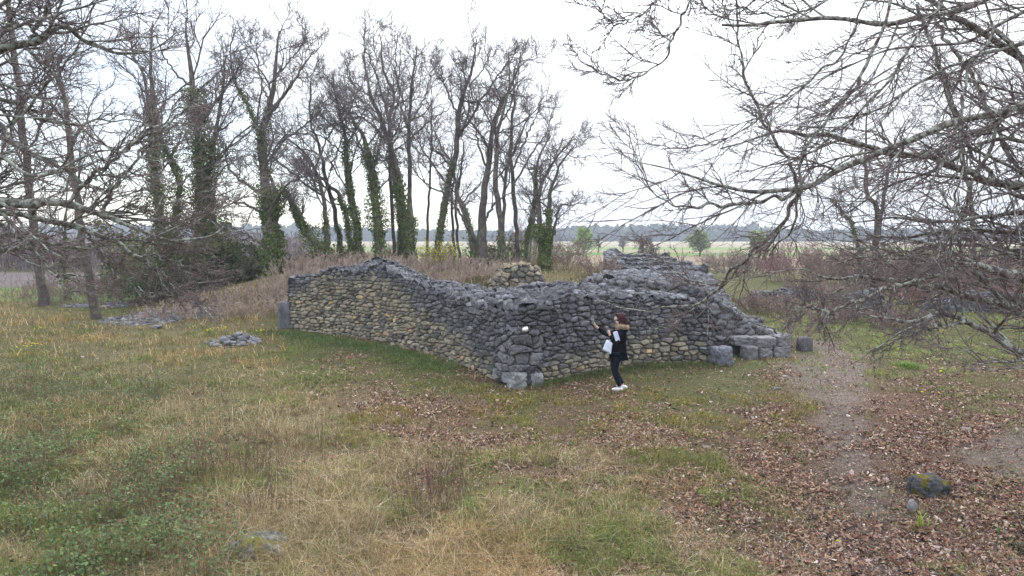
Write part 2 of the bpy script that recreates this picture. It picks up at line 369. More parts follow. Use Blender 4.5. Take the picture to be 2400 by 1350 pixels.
def far_tree(name, label, stems, Y, tips=.0085, dens=1.0, twigk=1.0, ivys=(), group='bare oaks in the wood on the bank', cat='tree', spread=1.0, limbs=(), ymin=None, barkm=None, up=.06):
    """stems: list of ([(px,py,w_px)...]) traced trunks; w = full width in photo pixels"""
    b = stems[0][0]; base = P3(b[0], b[1], Y); base[2] = float(tz(base[0], base[1]))
    root = empty(name, tuple(base), label, cat, group)
    tk = Tubes(); cr_ = Tubes(); iv = Soup(); allP = []; allR = []; polys = []
    for si, st in enumerate(list(stems) + list(limbs)):
        st = [tuple(q) if len(q) > 3 else (q[0], q[1], q[2], Y) for q in st]
        off = 0 if si == 0 else RS.uniform(-.5, .5)
        pts = np.array([P3(q[0], q[1], q[3]) for q in st])
        if si < len(stems):
            pts[0, 2] = min(pts[0, 2], float(tz(pts[0, 0], pts[0, 1]))) - .1
        k = len(pts); pts[:, 1] += np.linspace(0, 1, k) * RS.uniform(-2.2, 2.2) if k > 2 else 0
        n = 22; Pp = resample(pts, n, .035); rr = np.array([q[2] for q in st]) * .5 * Y / FPX * (.72 if si < len(stems) else .54)
        d = np.linspace(0, 1, n); dd = np.concatenate([[0], np.cumsum(np.linalg.norm(np.diff(pts, axis=0), axis=1))]); dd /= dd[-1]
        Rr = np.interp(d, dd, rr)
        if si < len(stems): Rr[0] *= 1.35; Rr[1] *= 1.1
        tk.tube(Pp, Rr, 9); allP.append(Pp); allR.append(Rr); polys.append((Pp, Rr))
    P = np.stack(allP); R = np.stack(allR)
    U = (0, 0, up)
    sp = spread
    t0 = .38 if ymin is None else ymin
    P1, R1 = grow(P, R, max(3, int(8 * dens)), (.20 * sp, .5 * sp), 42, .19, (0, 0, up * 1.1), 12, tips, t0, .99, .4, 1.4, 5.4)
    ln_ = np.linalg.norm(np.diff(P, axis=1), axis=2).sum(1); kp = RS.rand(len(P1)) < np.repeat(np.clip(ln_ / 9, .3, 1), max(3, int(8 * dens))); P1 = P1[kp]; R1 = np.minimum(R1[kp], .042)
    P2, R2 = grow(P1, R1, 6, (.4, .85), 44, .21, U, 9, tips * .8, .1, 1, .5)
    P3_, R3 = grow(P2, R2, 4, (.4, .8), 42, .18, U, 6, tips * .7, .12, 1, .6, .3)
    P4, R4 = grow(P3_, R3, int(3 * twigk), (.4, .8), 44, .2, U, 4, tips * .6, .15, 1, .6, .2)
    tk.tube(P1, R1, 5)
    cr_.tube(P2, R2, 4); cr_.tube(P3_, R3, 3); cr_.tube(P4, R4, 3)
    tk.build('trunk', barkm or M_FAR_BARK, root); cr_.build('crown', M_FAR_TWIG, root)
    for (k, a, z, dn, th) in ivys:
        Pp, Rr = polys[k]; i0 = int(a * 21); i1 = max(i0 + 2, int(z * 21) + 1)
        ivy(iv, Pp[i0:i1], Rr[i0:i1], dn, th, .095)
    if ivys: iv.build('ivy', M_LEAF, root)
    return root

# ------------------------------------------------------------------ masonry
def cubesphere(n=8):
    a = np.linspace(-1, 1, n); A, B = np.meshgrid(a, a); o = np.ones_like(A); Vs = []; Fs = []; k = 0
    for (x, y, z) in ((A, B, o), (B, A, -o), (o, A, B), (-o, B, A), (B, o, A), (A, -o, B)):
        Vs.append(np.stack([x, y, z], -1).reshape(-1, 3)); I = np.arange(n * n).reshape(n, n) + k; k += n * n
        Fs.append(np.stack([I[:-1, :-1], I[:-1, 1:], I[1:, 1:], I[1:, :-1]], -1).reshape(-1, 4))
    V = np.concatenate(Vs); F = np.concatenate(Fs)
    key = np.round(V * 1e4).astype(np.int64); _, first, inv = np.unique(key, axis=0, return_index=True, return_inverse=True)
    return V[first], inv.ravel()[F]
CS = {k: cubesphere(k) for k in (4, 6, 9, 14, 26)}
def rockV(dims, p=3.0, n=9, noise=.12, seed=0, rot=0, tilt=0, fr=1.6):
    V, F = CS[n]; V = np.sign(V) * np.abs(V) ** 1.0
    V = V / (np.abs(V) ** p).sum(-1, keepdims=True) ** (1 / p)
    o = seed * 3.71
    d = (vn3(V * fr + o, 1) - .5) * 2 * noise + (vn3(V * fr * 3 + o, 2) - .5) * noise + (vn3(V * fr * 7 + o, 3) - .5) * noise * .4
    V = V * (1 + d[:, None]) * np.array(dims) / 2
    ct, st = cos(tilt), sin(tilt); V = np.stack([V[:, 0], V[:, 1] * ct - V[:, 2] * st, V[:, 1] * st + V[:, 2] * ct], -1)
    c, s = cos(rot), sin(rot); V = np.stack([V[:, 0] * c - V[:, 1] * s, V[:, 0] * s + V[:, 1] * c, V[:, 2]], -1)
    return V, F
def cells(u, v, cu, cv, seed, pn=2.2, jit=.44, wt=.42):
    """irregular packed stones in rough courses: id of the stone, distance to its edge, offset from its centre"""
    U = u / cu; V = v / cv
    V = V + .55 * (vn2(u * 1.1, v * .8, seed + 3) - .5) + .35 * (vn2(u * 3.1, v * 2.6, seed + 4) - .5)
    U = U + .5 * (vn2(u * 2.3, v * 2.3, seed + 5) - .5)
    j0 = np.floor(V).astype(np.int64)
    b1 = np.full(U.shape, 9.); b2 = np.full(U.shape, 9.); ident = np.zeros(U.shape, np.int64); dx1 = np.zeros(U.shape); dy1 = np.zeros(U.shape)
    for dj in (-1, 0, 1):
        J = j0 + dj; off = hsh(J, J * 0 + 5, seed) ; wr = .75 + .6 * hsh(J, J * 0 + 9, seed)
        Uj = U / wr + off; i0 = np.floor(Uj).astype(np.int64)
        for di in (-2, -1, 0, 1, 2):
            I = i0 + di; h1 = hsh(I, J, seed); h2 = hsh(I, J, seed + 1); h3 = hsh(I, J, seed + 2)
            dx = (Uj - (I + .5 + (h1 - .5) * 2 * jit)) * wr; dy = V - (J + .5 + (h2 - .5) * 2 * jit * .6)
            sk = (hsh(I, J, seed + 8) - .5) * .5
            a_, b_ = dx + sk * dy, dy - sk * .6 * dx
            d = (np.abs(a_ * .95) ** pn + np.abs(b_ * 1.05) ** pn) ** (1 / pn) - (h3 - .5) * wt
            n1 = d < b1; b2 = np.where(n1, b1, np.minimum(b2, d)); ident = np.where(n1, I * 7919 + J * 104729, ident)
            dx1 = np.where(n1, dx, dx1); dy1 = np.where(n1, dy, dy1); b1 = np.where(n1, d, b1)
    return ident, (b2 - b1) * .5 * min(cu, cv), dx1, dy1
def masonry(soup, S, U, V, course, width, colfn, top=None, bulge=.05, seed=0, res=.025, rough=.02, joint=.014, tiltk=1.0, jcol=(.07, .062, .052)):
    nu = max(6, int(U / res)); nv = max(6, int(V / res)); uu, vv = np.meshgrid(np.linspace(0, U, nu), np.linspace(0, V, nv))
    idn, ed, dx, dy = cells(uu, vv, width, course, seed)
    r1 = hsh(idn, idn * 0 + 1, seed); r2 = hsh(idn, idn * 0 + 2, seed); t1 = hsh(idn, idn * 0 + 3, seed) - .5; t2 = hsh(idn, idn * 0 + 4, seed) - .5; r3 = hsh(idn, idn * 0 + 6, seed)
    e = 1e-3; p = S(uu, vv); nn = nrm(np.cross(S(uu + e, vv) - S(uu - e, vv), S(uu, vv + e) - S(uu, vv - e)))
    id2, ed2, fx, fy = cells(uu + .37, vv + .11, width * .42, course * .5, seed + 60)
    f1 = hsh(id2, id2 * 0 + 1, seed) - .5; f2 = hsh(id2, id2 * 0 + 2, seed) - .5; facet = f1 * fx + f2 * fy + .35 * (hsh(id2, id2 * 0 + 3, seed) - .5)
    body = sm(ed, 0, joint); rnd_ = np.sqrt(np.clip(ed / (.42 * course), 0, 1))
    q = p * 1.0; nz_ = (vn3(q * 8, seed) - .5) + .6 * (vn3(q * 19, seed + 1) - .5) + .35 * (vn3(q * 43, seed + 2) - .5)
    d = body * bulge * (.75 + .28 * rnd_ + .95 * (r1 - .5) + .55 * facet + tiltk * (1.1 * t1 * dx + 1.3 * t2 * dy)) - bulge * .8 * (1 - body) + nz_ * rough * (.4 + .6 * body)
    P = p + nn * d[..., None]
    col = colfn(P, r2, r3); col = col * (.84 + .32 * vn3(q * 5, seed + 6))[..., None]
    col = col * body[..., None] + np.array(jcol) * (1 - body[..., None])
    I = np.arange(nu * nv).reshape(nv, nu); F = np.stack([I[:-1, :-1], I[:-1, 1:], I[1:, 1:], I[1:, :-1]], -1)
    if top is not None: F = F[(vv < top(uu) + .12)[:-1, :-1]]
    soup.add(P.reshape(-1, 3), F.reshape(-1, 4), col.reshape(-1, 3))
BUFF = np.array((.262, .222, .160)); GREY = np.array((.09, .086, .092)); PALE = np.array((.175, .167, .172)); OCH = np.array((.36, .24, .12))
def stone_col(greyfn):
    def f(P, r, r2):
        g = np.clip(greyfn(P) + .7 * (fbm(P[..., 0] * 1.1 + P[..., 1] * .7, P[..., 2] * 1.6, 40) - .5) + .5 * (r - .5), 0, 1)
        g = sm(g, .3, .7)[..., None]
        bf = BUFF * (.62 + .6 * r2)[..., None] * np.where(r > .93, 1.25, 1.0)[..., None]
        bf = bf * (1 + .12 * (r[..., None] - .5) * np.array((1, 0, -1)))
        bf = np.where((r2 < .22)[..., None], bf * np.array((.72, .76, .86)), bf); bf = np.where(((r > .88) & (r2 > .6))[..., None], bf * np.array((1.12, .98, .8)), bf)
        gr = (GREY + (PALE - GREY) * (r2[..., None] ** 2)) * (.6 + .7 * r)[..., None]
        return bf * (1 - g) + gr * g
    return f
def stripwall(name, Fp, Bp, hF, hB, label, grey, course=.15, width=.30, ends=(1, 1), seed=1, topnoise=.14, cat='stone wall', bulge=.05, back=True, zb=-.15, res=.04, group=None, topwave=1, edge=.35, corner=None, topcol=None):
    """a ruined wall: front line, back line, heights along both; faces, ends and rubble top are laid stone by stone"""
    Fp = np.array(Fp, float); Bp = np.array(Bp, float); hF = np.array(hF, float); hB = np.array(hB, float)
    dF = np.concatenate([[0], np.cumsum(np.linalg.norm(np.diff(Fp, axis=0), axis=1))]); LF = dF[-1]
    dB = np.concatenate([[0], np.cumsum(np.linalg.norm(np.diff(Bp, axis=0), axis=1))]); LB = dB[-1]
    s01 = dF / LF
    def FB(s): return (np.stack([np.interp(s, s01, Fp[:, k]) for k in (0, 1)], -1), np.stack([np.interp(s, s01, Bp[:, k]) for k in (0, 1)], -1),
                       np.interp(s, s01, hF), np.interp(s, s01, hB))
    def topz(s, wv):
        f, bk, a, b_ = FB(s); x = f[..., 0] + (bk[..., 0] - f[..., 0]) * wv; y = f[..., 1] + (bk[..., 1] - f[..., 1]) * wv
        z = a + (b_ - a) * wv ** .8 + topnoise * (fbm(x * 1.6, y * 1.6, seed + 20, 3) - .5) * 2 * topwave
        if corner is not None: z = corner(x, y, z)
        return x, y, z
    g0 = grey
    sp = Soup()
    def side(A0, A1, s0, s1, w0, w1, Ln, flip, sd_):
        def pos(u, v):
            q = np.clip(u / Ln, 0, 1); s = s0 + (s1 - s0) * q; wv = w0 + (w1 - w0) * q
            x, y, h = topz(s, wv)
            if A0 == 'lin':
                f, bk, _, _ = FB(np.full_like(s, s0)); x = f[..., 0] + (bk[..., 0] - f[..., 0]) * wv; y = f[..., 1] + (bk[..., 1] - f[..., 1]) * wv
            ov = np.maximum(v - h + .06, 0); z = np.minimum(v, h - .06 + np.minimum(ov * .35, .045))
            # direction inwards
            f, bk, _, _ = FB(s); inn = nrm(bk - f) * (1 if w0 < .5 else -1)
            if A0 == 'lin': inn = nrm(np.stack([FB(np.full_like(s, .5))[0][..., 0] - x, FB(np.full_like(s, .5))[0][..., 1] - y], -1))
            bat = .05 * np.clip(z, 0, 3)
            return np.stack([x + inn[..., 0] * (ov * .8 + bat), y + inn[..., 1] * (ov * .8 + bat), z], -1)
        def S(u, v): return pos(u, v + zb)
        tp = lambda u: topz(s0 + (s1 - s0) * u / Ln, w0 + (w1 - w0) * u / Ln)[2] - zb
        m = max(hF.max(), hB.max()) - zb + .3
        S2 = S if not flip else (lambda u, v: S(Ln - u, v)); t2 = tp if not flip else (lambda u: tp(Ln - u))
        masonry(sp, S2, Ln, m, course, width, stone_col(g0), t2, bulge, seed + sd_, res)
    side('f', 0, 0, 1, 0, 0, LF, False, 1)
    if back: side('b', 0, 0, 1, 1, 1, LB, True, 2)
    W0 = np.linalg.norm(Bp[0] - Fp[0]); W1 = np.linalg.norm(Bp[-1] - Fp[-1])
    if ends[0]: side('lin', 0, 0, 0, 0, 1, W0, True, 3)
    if ends[1]: side('lin', 0, 1, 1, 0, 1, W1, False, 4)
    # rubble top
    Wm = (W0 + W1) / 2
    def ST(u, v):
        x, y, z = topz(np.clip(u / LF, 0, 1), np.clip(.04 + .92 * v / Wm, 0, 1)); return np.stack([x, y, z + .0], -1)
    tc_ = topcol or stone_col(lambda P: np.full(P.shape[:-1], .95))
    masonry(sp, ST, LF, Wm, .17, .36, (lambda P, r, r2: tc_(P, r, r2) * .95), None, bulge * 1.0, seed + 9, res * 1.1, rough=.085, tiltk=2.2, joint=.035, jcol=(.12, .12, .13))
    # loose stones lying on the top
    rs = np.random.RandomState(seed + 33)
    for k in range(int(min(260, LF * Wm * 9))):
        sx_, wx_ = rs.rand(), rs.uniform(.06, .94); x, y, z = topz(np.array(sx_), np.array(wx_)); q = rs.uniform(.05, .2) * (1 if res < .03 else 1.3)
        V, F = rockV((q * rs.uniform(1, 1.7), q, q * rs.uniform(.35, .7)), 3.2, 4, .3, k + seed, rs.rand() * 3, rs.uniform(-.5, .5))
        c_ = (np.array((.15, .15, .162)) if topcol is None else np.array((.2, .17, .12))) * rs.uniform(.45, 1.35); sp.add(V + (float(x), float(y), float(z) + .03 + q * .1), F, c_)
    # core
    m = 60; s = np.linspace(0.002, .998, m); ww = np.linspace(.05, .95, 9); SS, WW = np.meshgrid(s, ww)
    x, y, z = topz(SS, WW); f, bk, _, _ = FB(SS)
    inset = 1 - .0; V = [np.stack([x, y, z - .07], -1)]
    V1 = V[0]; inn2 = nrm(bk - f); bt = (.05 * np.clip(z, 0, 3) + .07) * (1 - 2 * WW); V1[..., 0] += inn2[..., 0] * bt; V1[..., 1] += inn2[..., 1] * bt; cs = Soup(); I = np.arange(9 * m).reshape(9, m)
    V1 = V1 - np.array([0, 0, .09]); cs.add(V1, np.stack([I[:-1, :-1], I[:-1, 1:], I[1:, 1:], I[1:, :-1]], -1).reshape(-1, 4))
    loop = np.concatenate([V1[0], V1[1:, -1], V1[-1, ::-1][1:], V1[::-1, 0][1:]])
    lo = loop.copy(); lo[:, 2] = zb; k = len(loop); J = np.arange(k - 1)
    cs.add(np.concatenate([loop, lo]), np.stack([J, J + 1, J + 1 + k, J + k], -1))
    c0 = (*(Fp.mean(0)), 0)
    root = empty(name, c0, label, cat, group)
    sp.build('masonry', M_STONE, root); cs.build('core', M_CORE, root)
    return root

# --- the near L-shaped wall
def grey_near(P):
    x, z = P[..., 0], P[..., 2]; y = P[..., 1]
    front_left = x < .2
    zc = np.interp(x, [-8, -6.5, -4.4, -3.6, -2.8, -2.2, -1.2, -.5, .3, .9, 2.5, 4.2, 5.5], [1.5, 2.0, 2.15, 1.9, 1.3, 1.0, .6, .2, .0, .45, .6, .8, .3])
    e = .5 + (z - zc) * 1.1
    e = np.where(x < -7.0, e + .35, e)
    return np.clip(e, 0.02, 1)
FPp = [(-8.0, 24.2), (-6.6, 23.4), (-5.2, 22.5), (-4.2, 21.6), (-3.3, 20.5), (-1.9, 18.6), (-1.0, 17.0), (-.35, 15.85), (.08, 15.3), (.75, 15.4), (1.5, 16.1), (2.6, 16.9), (3.8, 17.5), (4.9, 17.75), (5.25, 17.8)]
BPp = [(-7.2, 25.2), (-5.8, 24.4), (-4.4, 23.5), (-3.3, 22.6), (-2.3, 21.5), (-.9, 19.7), (-.1, 18.5), (.5, 17.6), (.8, 17.3), (1.1, 17.3), (1.6, 17.7), (2.4, 18.4), (3.5, 19.0), (4.7, 19.3), (5.1, 19.35)]
hFp = [1.75, 2.1, 2.18, 2.42, 2.07, 1.78, 1.61, 1.58, 1.66, 1.85, 1.87, 1.88, 1.73, 1.57, 1.4]
hBp = [1.75, 2.1, 2.58, 2.22, 1.86, 1.86, 1.82, 2.03, 2.12, 2.14, 2.06, 1.95, 1.8, 1.6, 1.45]
stripwall('ruined_wall', FPp, BPp, hFp, hBp, 'long L-shaped ruined rubble stone wall nearest to us, buff stone on its left face, behind the woman', grey_near, .12, .25, seed=5, topnoise=.16, res=.017, bulge=.05)

# --- the broad mass behind it, sloping to rubble on the right
def corner2(x, y, z):
    t = np.clip((x - 5.4 - .12 * (y - 19)) / 2.6, 0, 1); f = 1 - sm(y, 24, 31)
    return z - f * 1.3 * t
stripwall('ruined_platform', [(2.35, 21.8), (3.6, 20.8), (5.6, 19.3), (6.6, 19.2), (7.6, 19.5), (8.1, 19.8)], [(5.0, 34.2), (5.6, 34.2), (6.6, 34.2), (7.4, 34.2), (8.3, 34.2), (9.2, 34.2)],
          [1.95, 2.05, 1.85, 1.6, 1.55, 1.5], [1.6, 1.6, 1.6, 1.6, 1.6, 1.6], 'broad flat-topped stone ruin behind the near wall, collapsing into rubble on its right', lambda P: np.full(P.shape[:-1], .8),
          .16, .27, seed=15, topnoise=.08, cat='ruin', res=.03, corner=corner2, back=False)
# --- parallel walls further off
def rowwall(Y, x0, x1, h, th, label, seed, jag=.08, ls=.0):
    m = 6; xs = np.linspace(x0, x1, m); rs = np.random.RandomState(seed)
    hh = h + rs.uniform(-jag, jag, m)
    stripwall('ruined_cross_wall', [(x, Y + ls * (x - x0)) for x in xs], [(x, Y + th + ls * (x - x0)) for x in xs], hh, hh, label, lambda P: np.full(P.shape[:-1], .82), .17, .34, seed=seed, topnoise=.07,
              cat='stone wall', res=.05, group='parallel cross walls of the ruin', bulge=.05)
rowwall(35.0, 5.2, 10.1, 1.75, 1.2, 'nearest of the parallel grey cross walls, widest and lowest in view', 51)
rowwall(40.0, 5.8, 10.6, 1.82, 1.1, 'second of the parallel grey cross walls, just beyond the widest one', 52)
rowwall(45.5, 6.7, 11.0, 1.84, 1.0, 'third of the parallel grey cross walls, with a darker band under its top', 53)
rowwall(53.0, 8.0, 12.2, 1.95, 1.0, 'farthest of the parallel grey cross walls, topmost band in view', 54)
stripwall('ruined_side_wall', [(5.0, 35.0), (5.6, 41), (6.5, 48), (7.5, 56)], [(5.9, 35.0), (6.5, 41), (7.4, 48), (8.4, 56)], [1.8, 1.95, 2.0, 2.1], [1.8, 1.95, 2.0, 2.1],
          'dark stone side wall joining the left ends of the parallel cross walls', lambda P: np.full(P.shape[:-1], .9), .17, .32, seed=61, topnoise=.12, res=.05, ends=(1, 1))
stripwall('ruined_wall_stub', [(8.1, 60), (9.0, 60), (9.8, 60.3), (10.6, 60)], [(8.3, 61.5), (9.2, 61.5), (9.9, 61.5), (10.7, 61.5)], [1.9, 2.25, 1.8, 1.4], [1.9, 2.3, 1.8, 1.4],
          'small ragged stone stub standing alone left of the farthest walls', lambda P: np.full(P.shape[:-1], .9), .18, .35, seed=63, topnoise=.2, res=.06)
# --- small retaining wall of round stones in the earth bank
stripwall('retaining_wall', [(-.95, 28.0), (-.3, 27.6), (.4, 27.4), (1.0, 27.6), (1.45, 28.2)], [(-1.0, 28.9), (-.3, 28.8), (.4, 28.8), (1.0, 28.9), (1.3, 29.2)], [1.35, 2.0, 2.12, 1.95, 1.3], [1.55, 2.15, 2.2, 2.05, 1.4],
          'short wall of rounded buff stones capped with dry earth in the bank', lambda P: np.full(P.shape[:-1], .12) , .2, .27, seed=71, topnoise=.08, res=.022, bulge=.07, zb=-.1,
          topcol=lambda P, r, r2: np.broadcast_to(np.array((.26, .2, .13)), P.shape) * (.8 + .4 * r2)[..., None])
# --- low ruins among the scrub on the right
def lowwall(pts, hs, th, label, seed, grey=.75):
    a = np.array(pts, float); d = nrm(np.gradient(a, axis=0)); nn = np.stack([-d[:, 1], d[:, 0]], -1); bk = a + nn * th
    stripwall('low_ruined_wall', a, bk, hs, np.array(hs) * 1.05, label, lambda P: np.full(P.shape[:-1], grey), .17, .32, seed=seed, topnoise=.14, res=.04, group='low walls among the scrub on the right')
lowwall([G(1760, 700)[:2], G(1850, 706)[:2], G(1940, 708)[:2]], [.35, .5, .3], .9, 'low rubble wall under brambles directly right of the broad ruin', 81)
lowwall([G(2010, 745)[:2], G(2050, 743)[:2], G(2090, 741)[:2]], [.8, 1.0, .5], .8, 'low coursed wall in the dark behind the right tree branches', 82)
lowwall([G(2180, 732)[:2], G(2290, 733)[:2], G(2420, 742)[:2], G(2600, 750)[:2]], [.4, .75, .8, .7], .9, 'low wall at the right edge beyond the green grass', 83)

# ------------------------------------------------------------------ rocks and dressed blocks
def rock(name, loc, dims, label, cat='rock', p=2.6, n=14, noise=.14, seed=0, rot=0, tilt=0, mat=None, col=GREY, group=None, fr=1.6):
    V, F = rockV(dims, p, n, noise, seed, rot, tilt, fr)
    cc_ = np.array(col) * (.8 + .5 * vn3(V * 6 + seed, 4))[:, None]
    o = mesh(name, V, F, mat or M_STONE, None, cc_); o.location = loc
    return tag(o, label, cat, group)
# corner pier of the near wall is part of that wall's masonry; its big foot blocks:
rock('corner_block', (.12, 15.06, .1), (.40, .42, .44), 'pale rounded foundation block at the foot of the near wall corner', 'stone block', 5, 26, .1, 3, .35, col=(.24, .24, .23), fr=2.4)
rock('corner_block', (.5, 15.24, .08), (.34, .4, .38), 'greyish foundation block right beside the pale one at the corner', 'stone block', 5, 26, .1, 13, .5, col=(.19, .185, .18), fr=2.4)
stripwall('corner_pier', [(-.38, 15.6), (-.16, 15.2), (.02, 14.95), (.28, 14.97), (.52, 15.14), (.68, 15.36)], [(.0, 15.95), (.08, 15.75), (.15, 15.6), (.2, 15.6), (.32, 15.65), (.45, 15.75)], [1.05, 1.2, 1.24, 1.24, 1.22, 1.1], [1.1, 1.24, 1.26, 1.26, 1.24, 1.1],
          'dark pitted stone pier jutting from the near corner, its ledge holding the white cup', lambda P: np.full(P.shape[:-1], .98), .2, .36, seed=91, topnoise=.05, cat='stone pier', res=.014, bulge=.05, zb=.05, back=False)
rock('end_block', (5.45, 17.62, .2), (.48, .45, .52), 'squared dark stone block ending the near wall on the right', 'stone block', 6, 26, .12, 7, .35, col=(.13, .13, .15), fr=2.4)
rock('end_block', (-8.15, 24.4, .45), (.42, .7, 1.1), 'upright squared pier at the far left end of the near wall', 'stone block', 8, 26, .06, 9, .2, col=(.115, .112, .125), fr=2.4)
bl = [((6.42, 18.95, .5), (.62, .42, .27), .1, 'long pale upper block lying on the left of the dressed stone corner'),
      ((6.98, 18.8, .49), (.60, .5, .31), .25, 'large upper middle block of the dressed stone corner'),
      ((7.5, 18.96, .5), (.44, .5, .32), .25, 'upper right end block of the dressed stone corner'),
      ((6.52, 18.6, .17), (.36, .42, .42), .2, 'rounded pale lower block standing forward at the left of the dressed stone corner'),
      ((6.92, 18.78, .17), (.44, .5, .36), .25, 'lower middle block of the dressed stone corner'),
      ((7.42, 18.92, .17), (.56, .5, .36), .25, 'lower right end block of the dressed stone corner')]
for k, (l, d, r, lab) in enumerate(bl):
    rock('dressed_block', (l[0], l[1], l[2] * .88 - .02), (d[0] * .93, d[1], d[2] * .9), lab, 'stone block', 9, 26, .09, 20 + k, r, col=(.16, .152, .155), group='dressed blocks at the corner of the broad ruin', fr=2.4)
q = G(1885, 822); rock('dark_stone', (q[0], q[1], .16), (.38, .36, .5), 'dark upright stone stump beside the sprouting sapling', 'stone', 5, 14, .08, 31, .3, col=(.085, .075, .08))
# mossy rocks in the foreground
def moss_mat(name, base, moss, cov):
    m, t, b = newmat(name, .95, .1)
    s = ramp(t, nnoise(t, 12, 7, .75), [(.35, [x * .35 for x in base]), (.6, [x * 1.5 for x in base])])
    k = ramp(t, nnoise(t, 5, 5, .6), [(cov, 0), (cov + .05, 1)])
    t.links.new(mixc(t, s, moss, k), b.inputs['Base Color']); bump(t, b, nnoise(t, 18, 8, .75), 1, .04); return m
M_MOSS1 = moss_mat('rock_moss', (.08, .078, .08), (.12, .10, .02), .56); M_MOSS2 = moss_mat('boulder_moss', (.13, .125, .105), (.15, .125, .04), .50)
q = G(2190, 1165); rock('mossy_rock', (q[0], q[1] + .12, .07), (.46, .38, .32), 'dark pitted rock with a yellow moss patch in the dead leaves', 'rock', 2.6, 26, .2, 41, .3, mat=M_MOSS1, fr=1.9)
q = G(2138, 1196); rock('small_pale_stone', (q[0], q[1], .05), (.11, .09, .15), 'small pale pointed stone in front of the dark mossy rock', 'stone', 2.4, 9, .15, 42, .3, col=(.28, .26, .27))
q = G(592, 1325); rock('mossy_boulder', (q[0], q[1] + .15, .07), (.62, .5, .34), 'low flat stone with ochre moss in the dry grass at the bottom edge', 'rock', 3, 26, .12, 43, .1, mat=M_MOSS2)
for k, (px, py, wd, lab) in enumerate([(2018, 882, .2, 'small rounded stone beside the path'), (1840, 884, .28, 'flat dark stone lying in the grass left of the path'), (2065, 1055, .1, 'small white stone beside a green weed in the leaves'),
        (1655, 1052, .22, 'grey stone half sunk between grass and leaves'), (1820, 915, .3, 'mossy grey stone on the grass right of the near wall'), (2240, 1118, .15, 'small grey stone right behind the mossy rock'),
        (1332, 1040, .2, 'flat greyish stone in the leaves at middle'), (2150, 1028, .25, 'flat pale stone slab in the leaves by the grey gravel'), (2265, 1010, .3, 'grey flat stone at the edge of the gravel patch')]):
    q = G(px, py); rock('loose_stone', (q[0], q[1], float(tz(q[0], q[1])) + .0), (wd * .65, wd * .5, wd * .3), lab, 'stone', 2.6, 9, .16, 50 + k, k, col=(.17, .15, .14) if k != 4 else (.13, .13, .13))
# rubble patch on the left: many stones, none of them countable, with its larger stones apart
def rubble(name, label, x0, x1, y0, y1, num, seed, hgt, s0=.08, s1=.28):
    rs = np.random.RandomState(seed); sp = Soup(); cx, cy = (x0 + x1) / 2, (y0 + y1) / 2
    for k in range(num):
        r = math.sqrt(rs.rand()); a = rs.rand() * 2 * pi
        x = cx + (x1 - x0) / 2 * r * cos(a); y = cy + (y1 - y0) / 2 * r * sin(a); s = rs.uniform(s0, s1) * rs.uniform(.7, 1.2)
        z = float(tz(x, y)) + hgt * (1 - r ** 2) * rs.uniform(.3, 1)
        V, F = rockV((s * rs.uniform(1, 1.6), s, s * rs.uniform(.4, .7)), 2.8, 4, .25, k + seed, rs.rand() * 3, rs.uniform(-.4, .4))
        c = np.array((.17, .165, .172)) * rs.uniform(.5, 1.3); sp.add(V + (x, y, z), F, c)
    o = sp.build(name, M_STONE, None); tag(o, label, 'rubble', None, 'stuff'); return o
rubble('rubble_patch', 'flat patch of grey rubble in the grass beside the lone trunk', -16.2, -11.6, 25.3, 28.6, 420, 3, .13, .07, .22)
rubble('rubble_heap', 'small heap of grey stones in the grass left of the near wall', -9.5, -7.9, 20.3, 22.4, 110, 4, .22, .07, .2)
rubble('rubble_strip', 'pale rubble strip behind the lone trunk', -22, -14, 31.5, 34, 260, 6, .06, .1, .3)
rubble('fallen_rubble', 'loose rubble spilling down the right slope of the broad ruin', 6.0, 8.4, 19.6, 22.2, 110, 7, .95, .16, .4)
for k, (px, py, wd, lab) in enumerate([(400, 748, .6, 'largest pale stone in the flat rubble patch'), (350, 742, .5, 'pale slab left of centre in the flat rubble patch'), (440, 745, .55, 'grey slab near the right end of the flat rubble patch'),
        (370, 773, .5, 'flat stone lying in front of the rubble patch'), (560, 795, .6, 'tall grey stone crowning the small heap'), (525, 808, .5, 'grey stone at the front left of the small heap')]):
    q = G(px, py); rock('rubble_stone', (q[0], q[1], float(tz(q[0], q[1])) + (.08 if k < 4 else .16)), (wd * .6, wd * .45, wd * .28), lab, 'stone', 3, 14, .25, 70 + k, k * 1.3, col=(.17, .17, .18))
# paper cup left on the corner pier
q = P3(1229, 777, 14.85); cup = Tubes(); zt = 1.255
cup.tube([(0, 0, 0), (0, 0, .004), (0, 0, .1), (0, 0, .104), (0, 0, .095), (0, 0, .01)], [.001, .038, .052, .056, .05, .034], 18)
o = cup.build('cup', m_plain('cup_white', (.78, .74, .68), .5, .4, .05)); o.location = (q[0] - .035, q[1] - .1, zt + .04); o.rotation_euler = (radians(80), radians(-15), radians(70))
tag(o, 'white cup lying on top of the corner block of the near wall', 'cup')

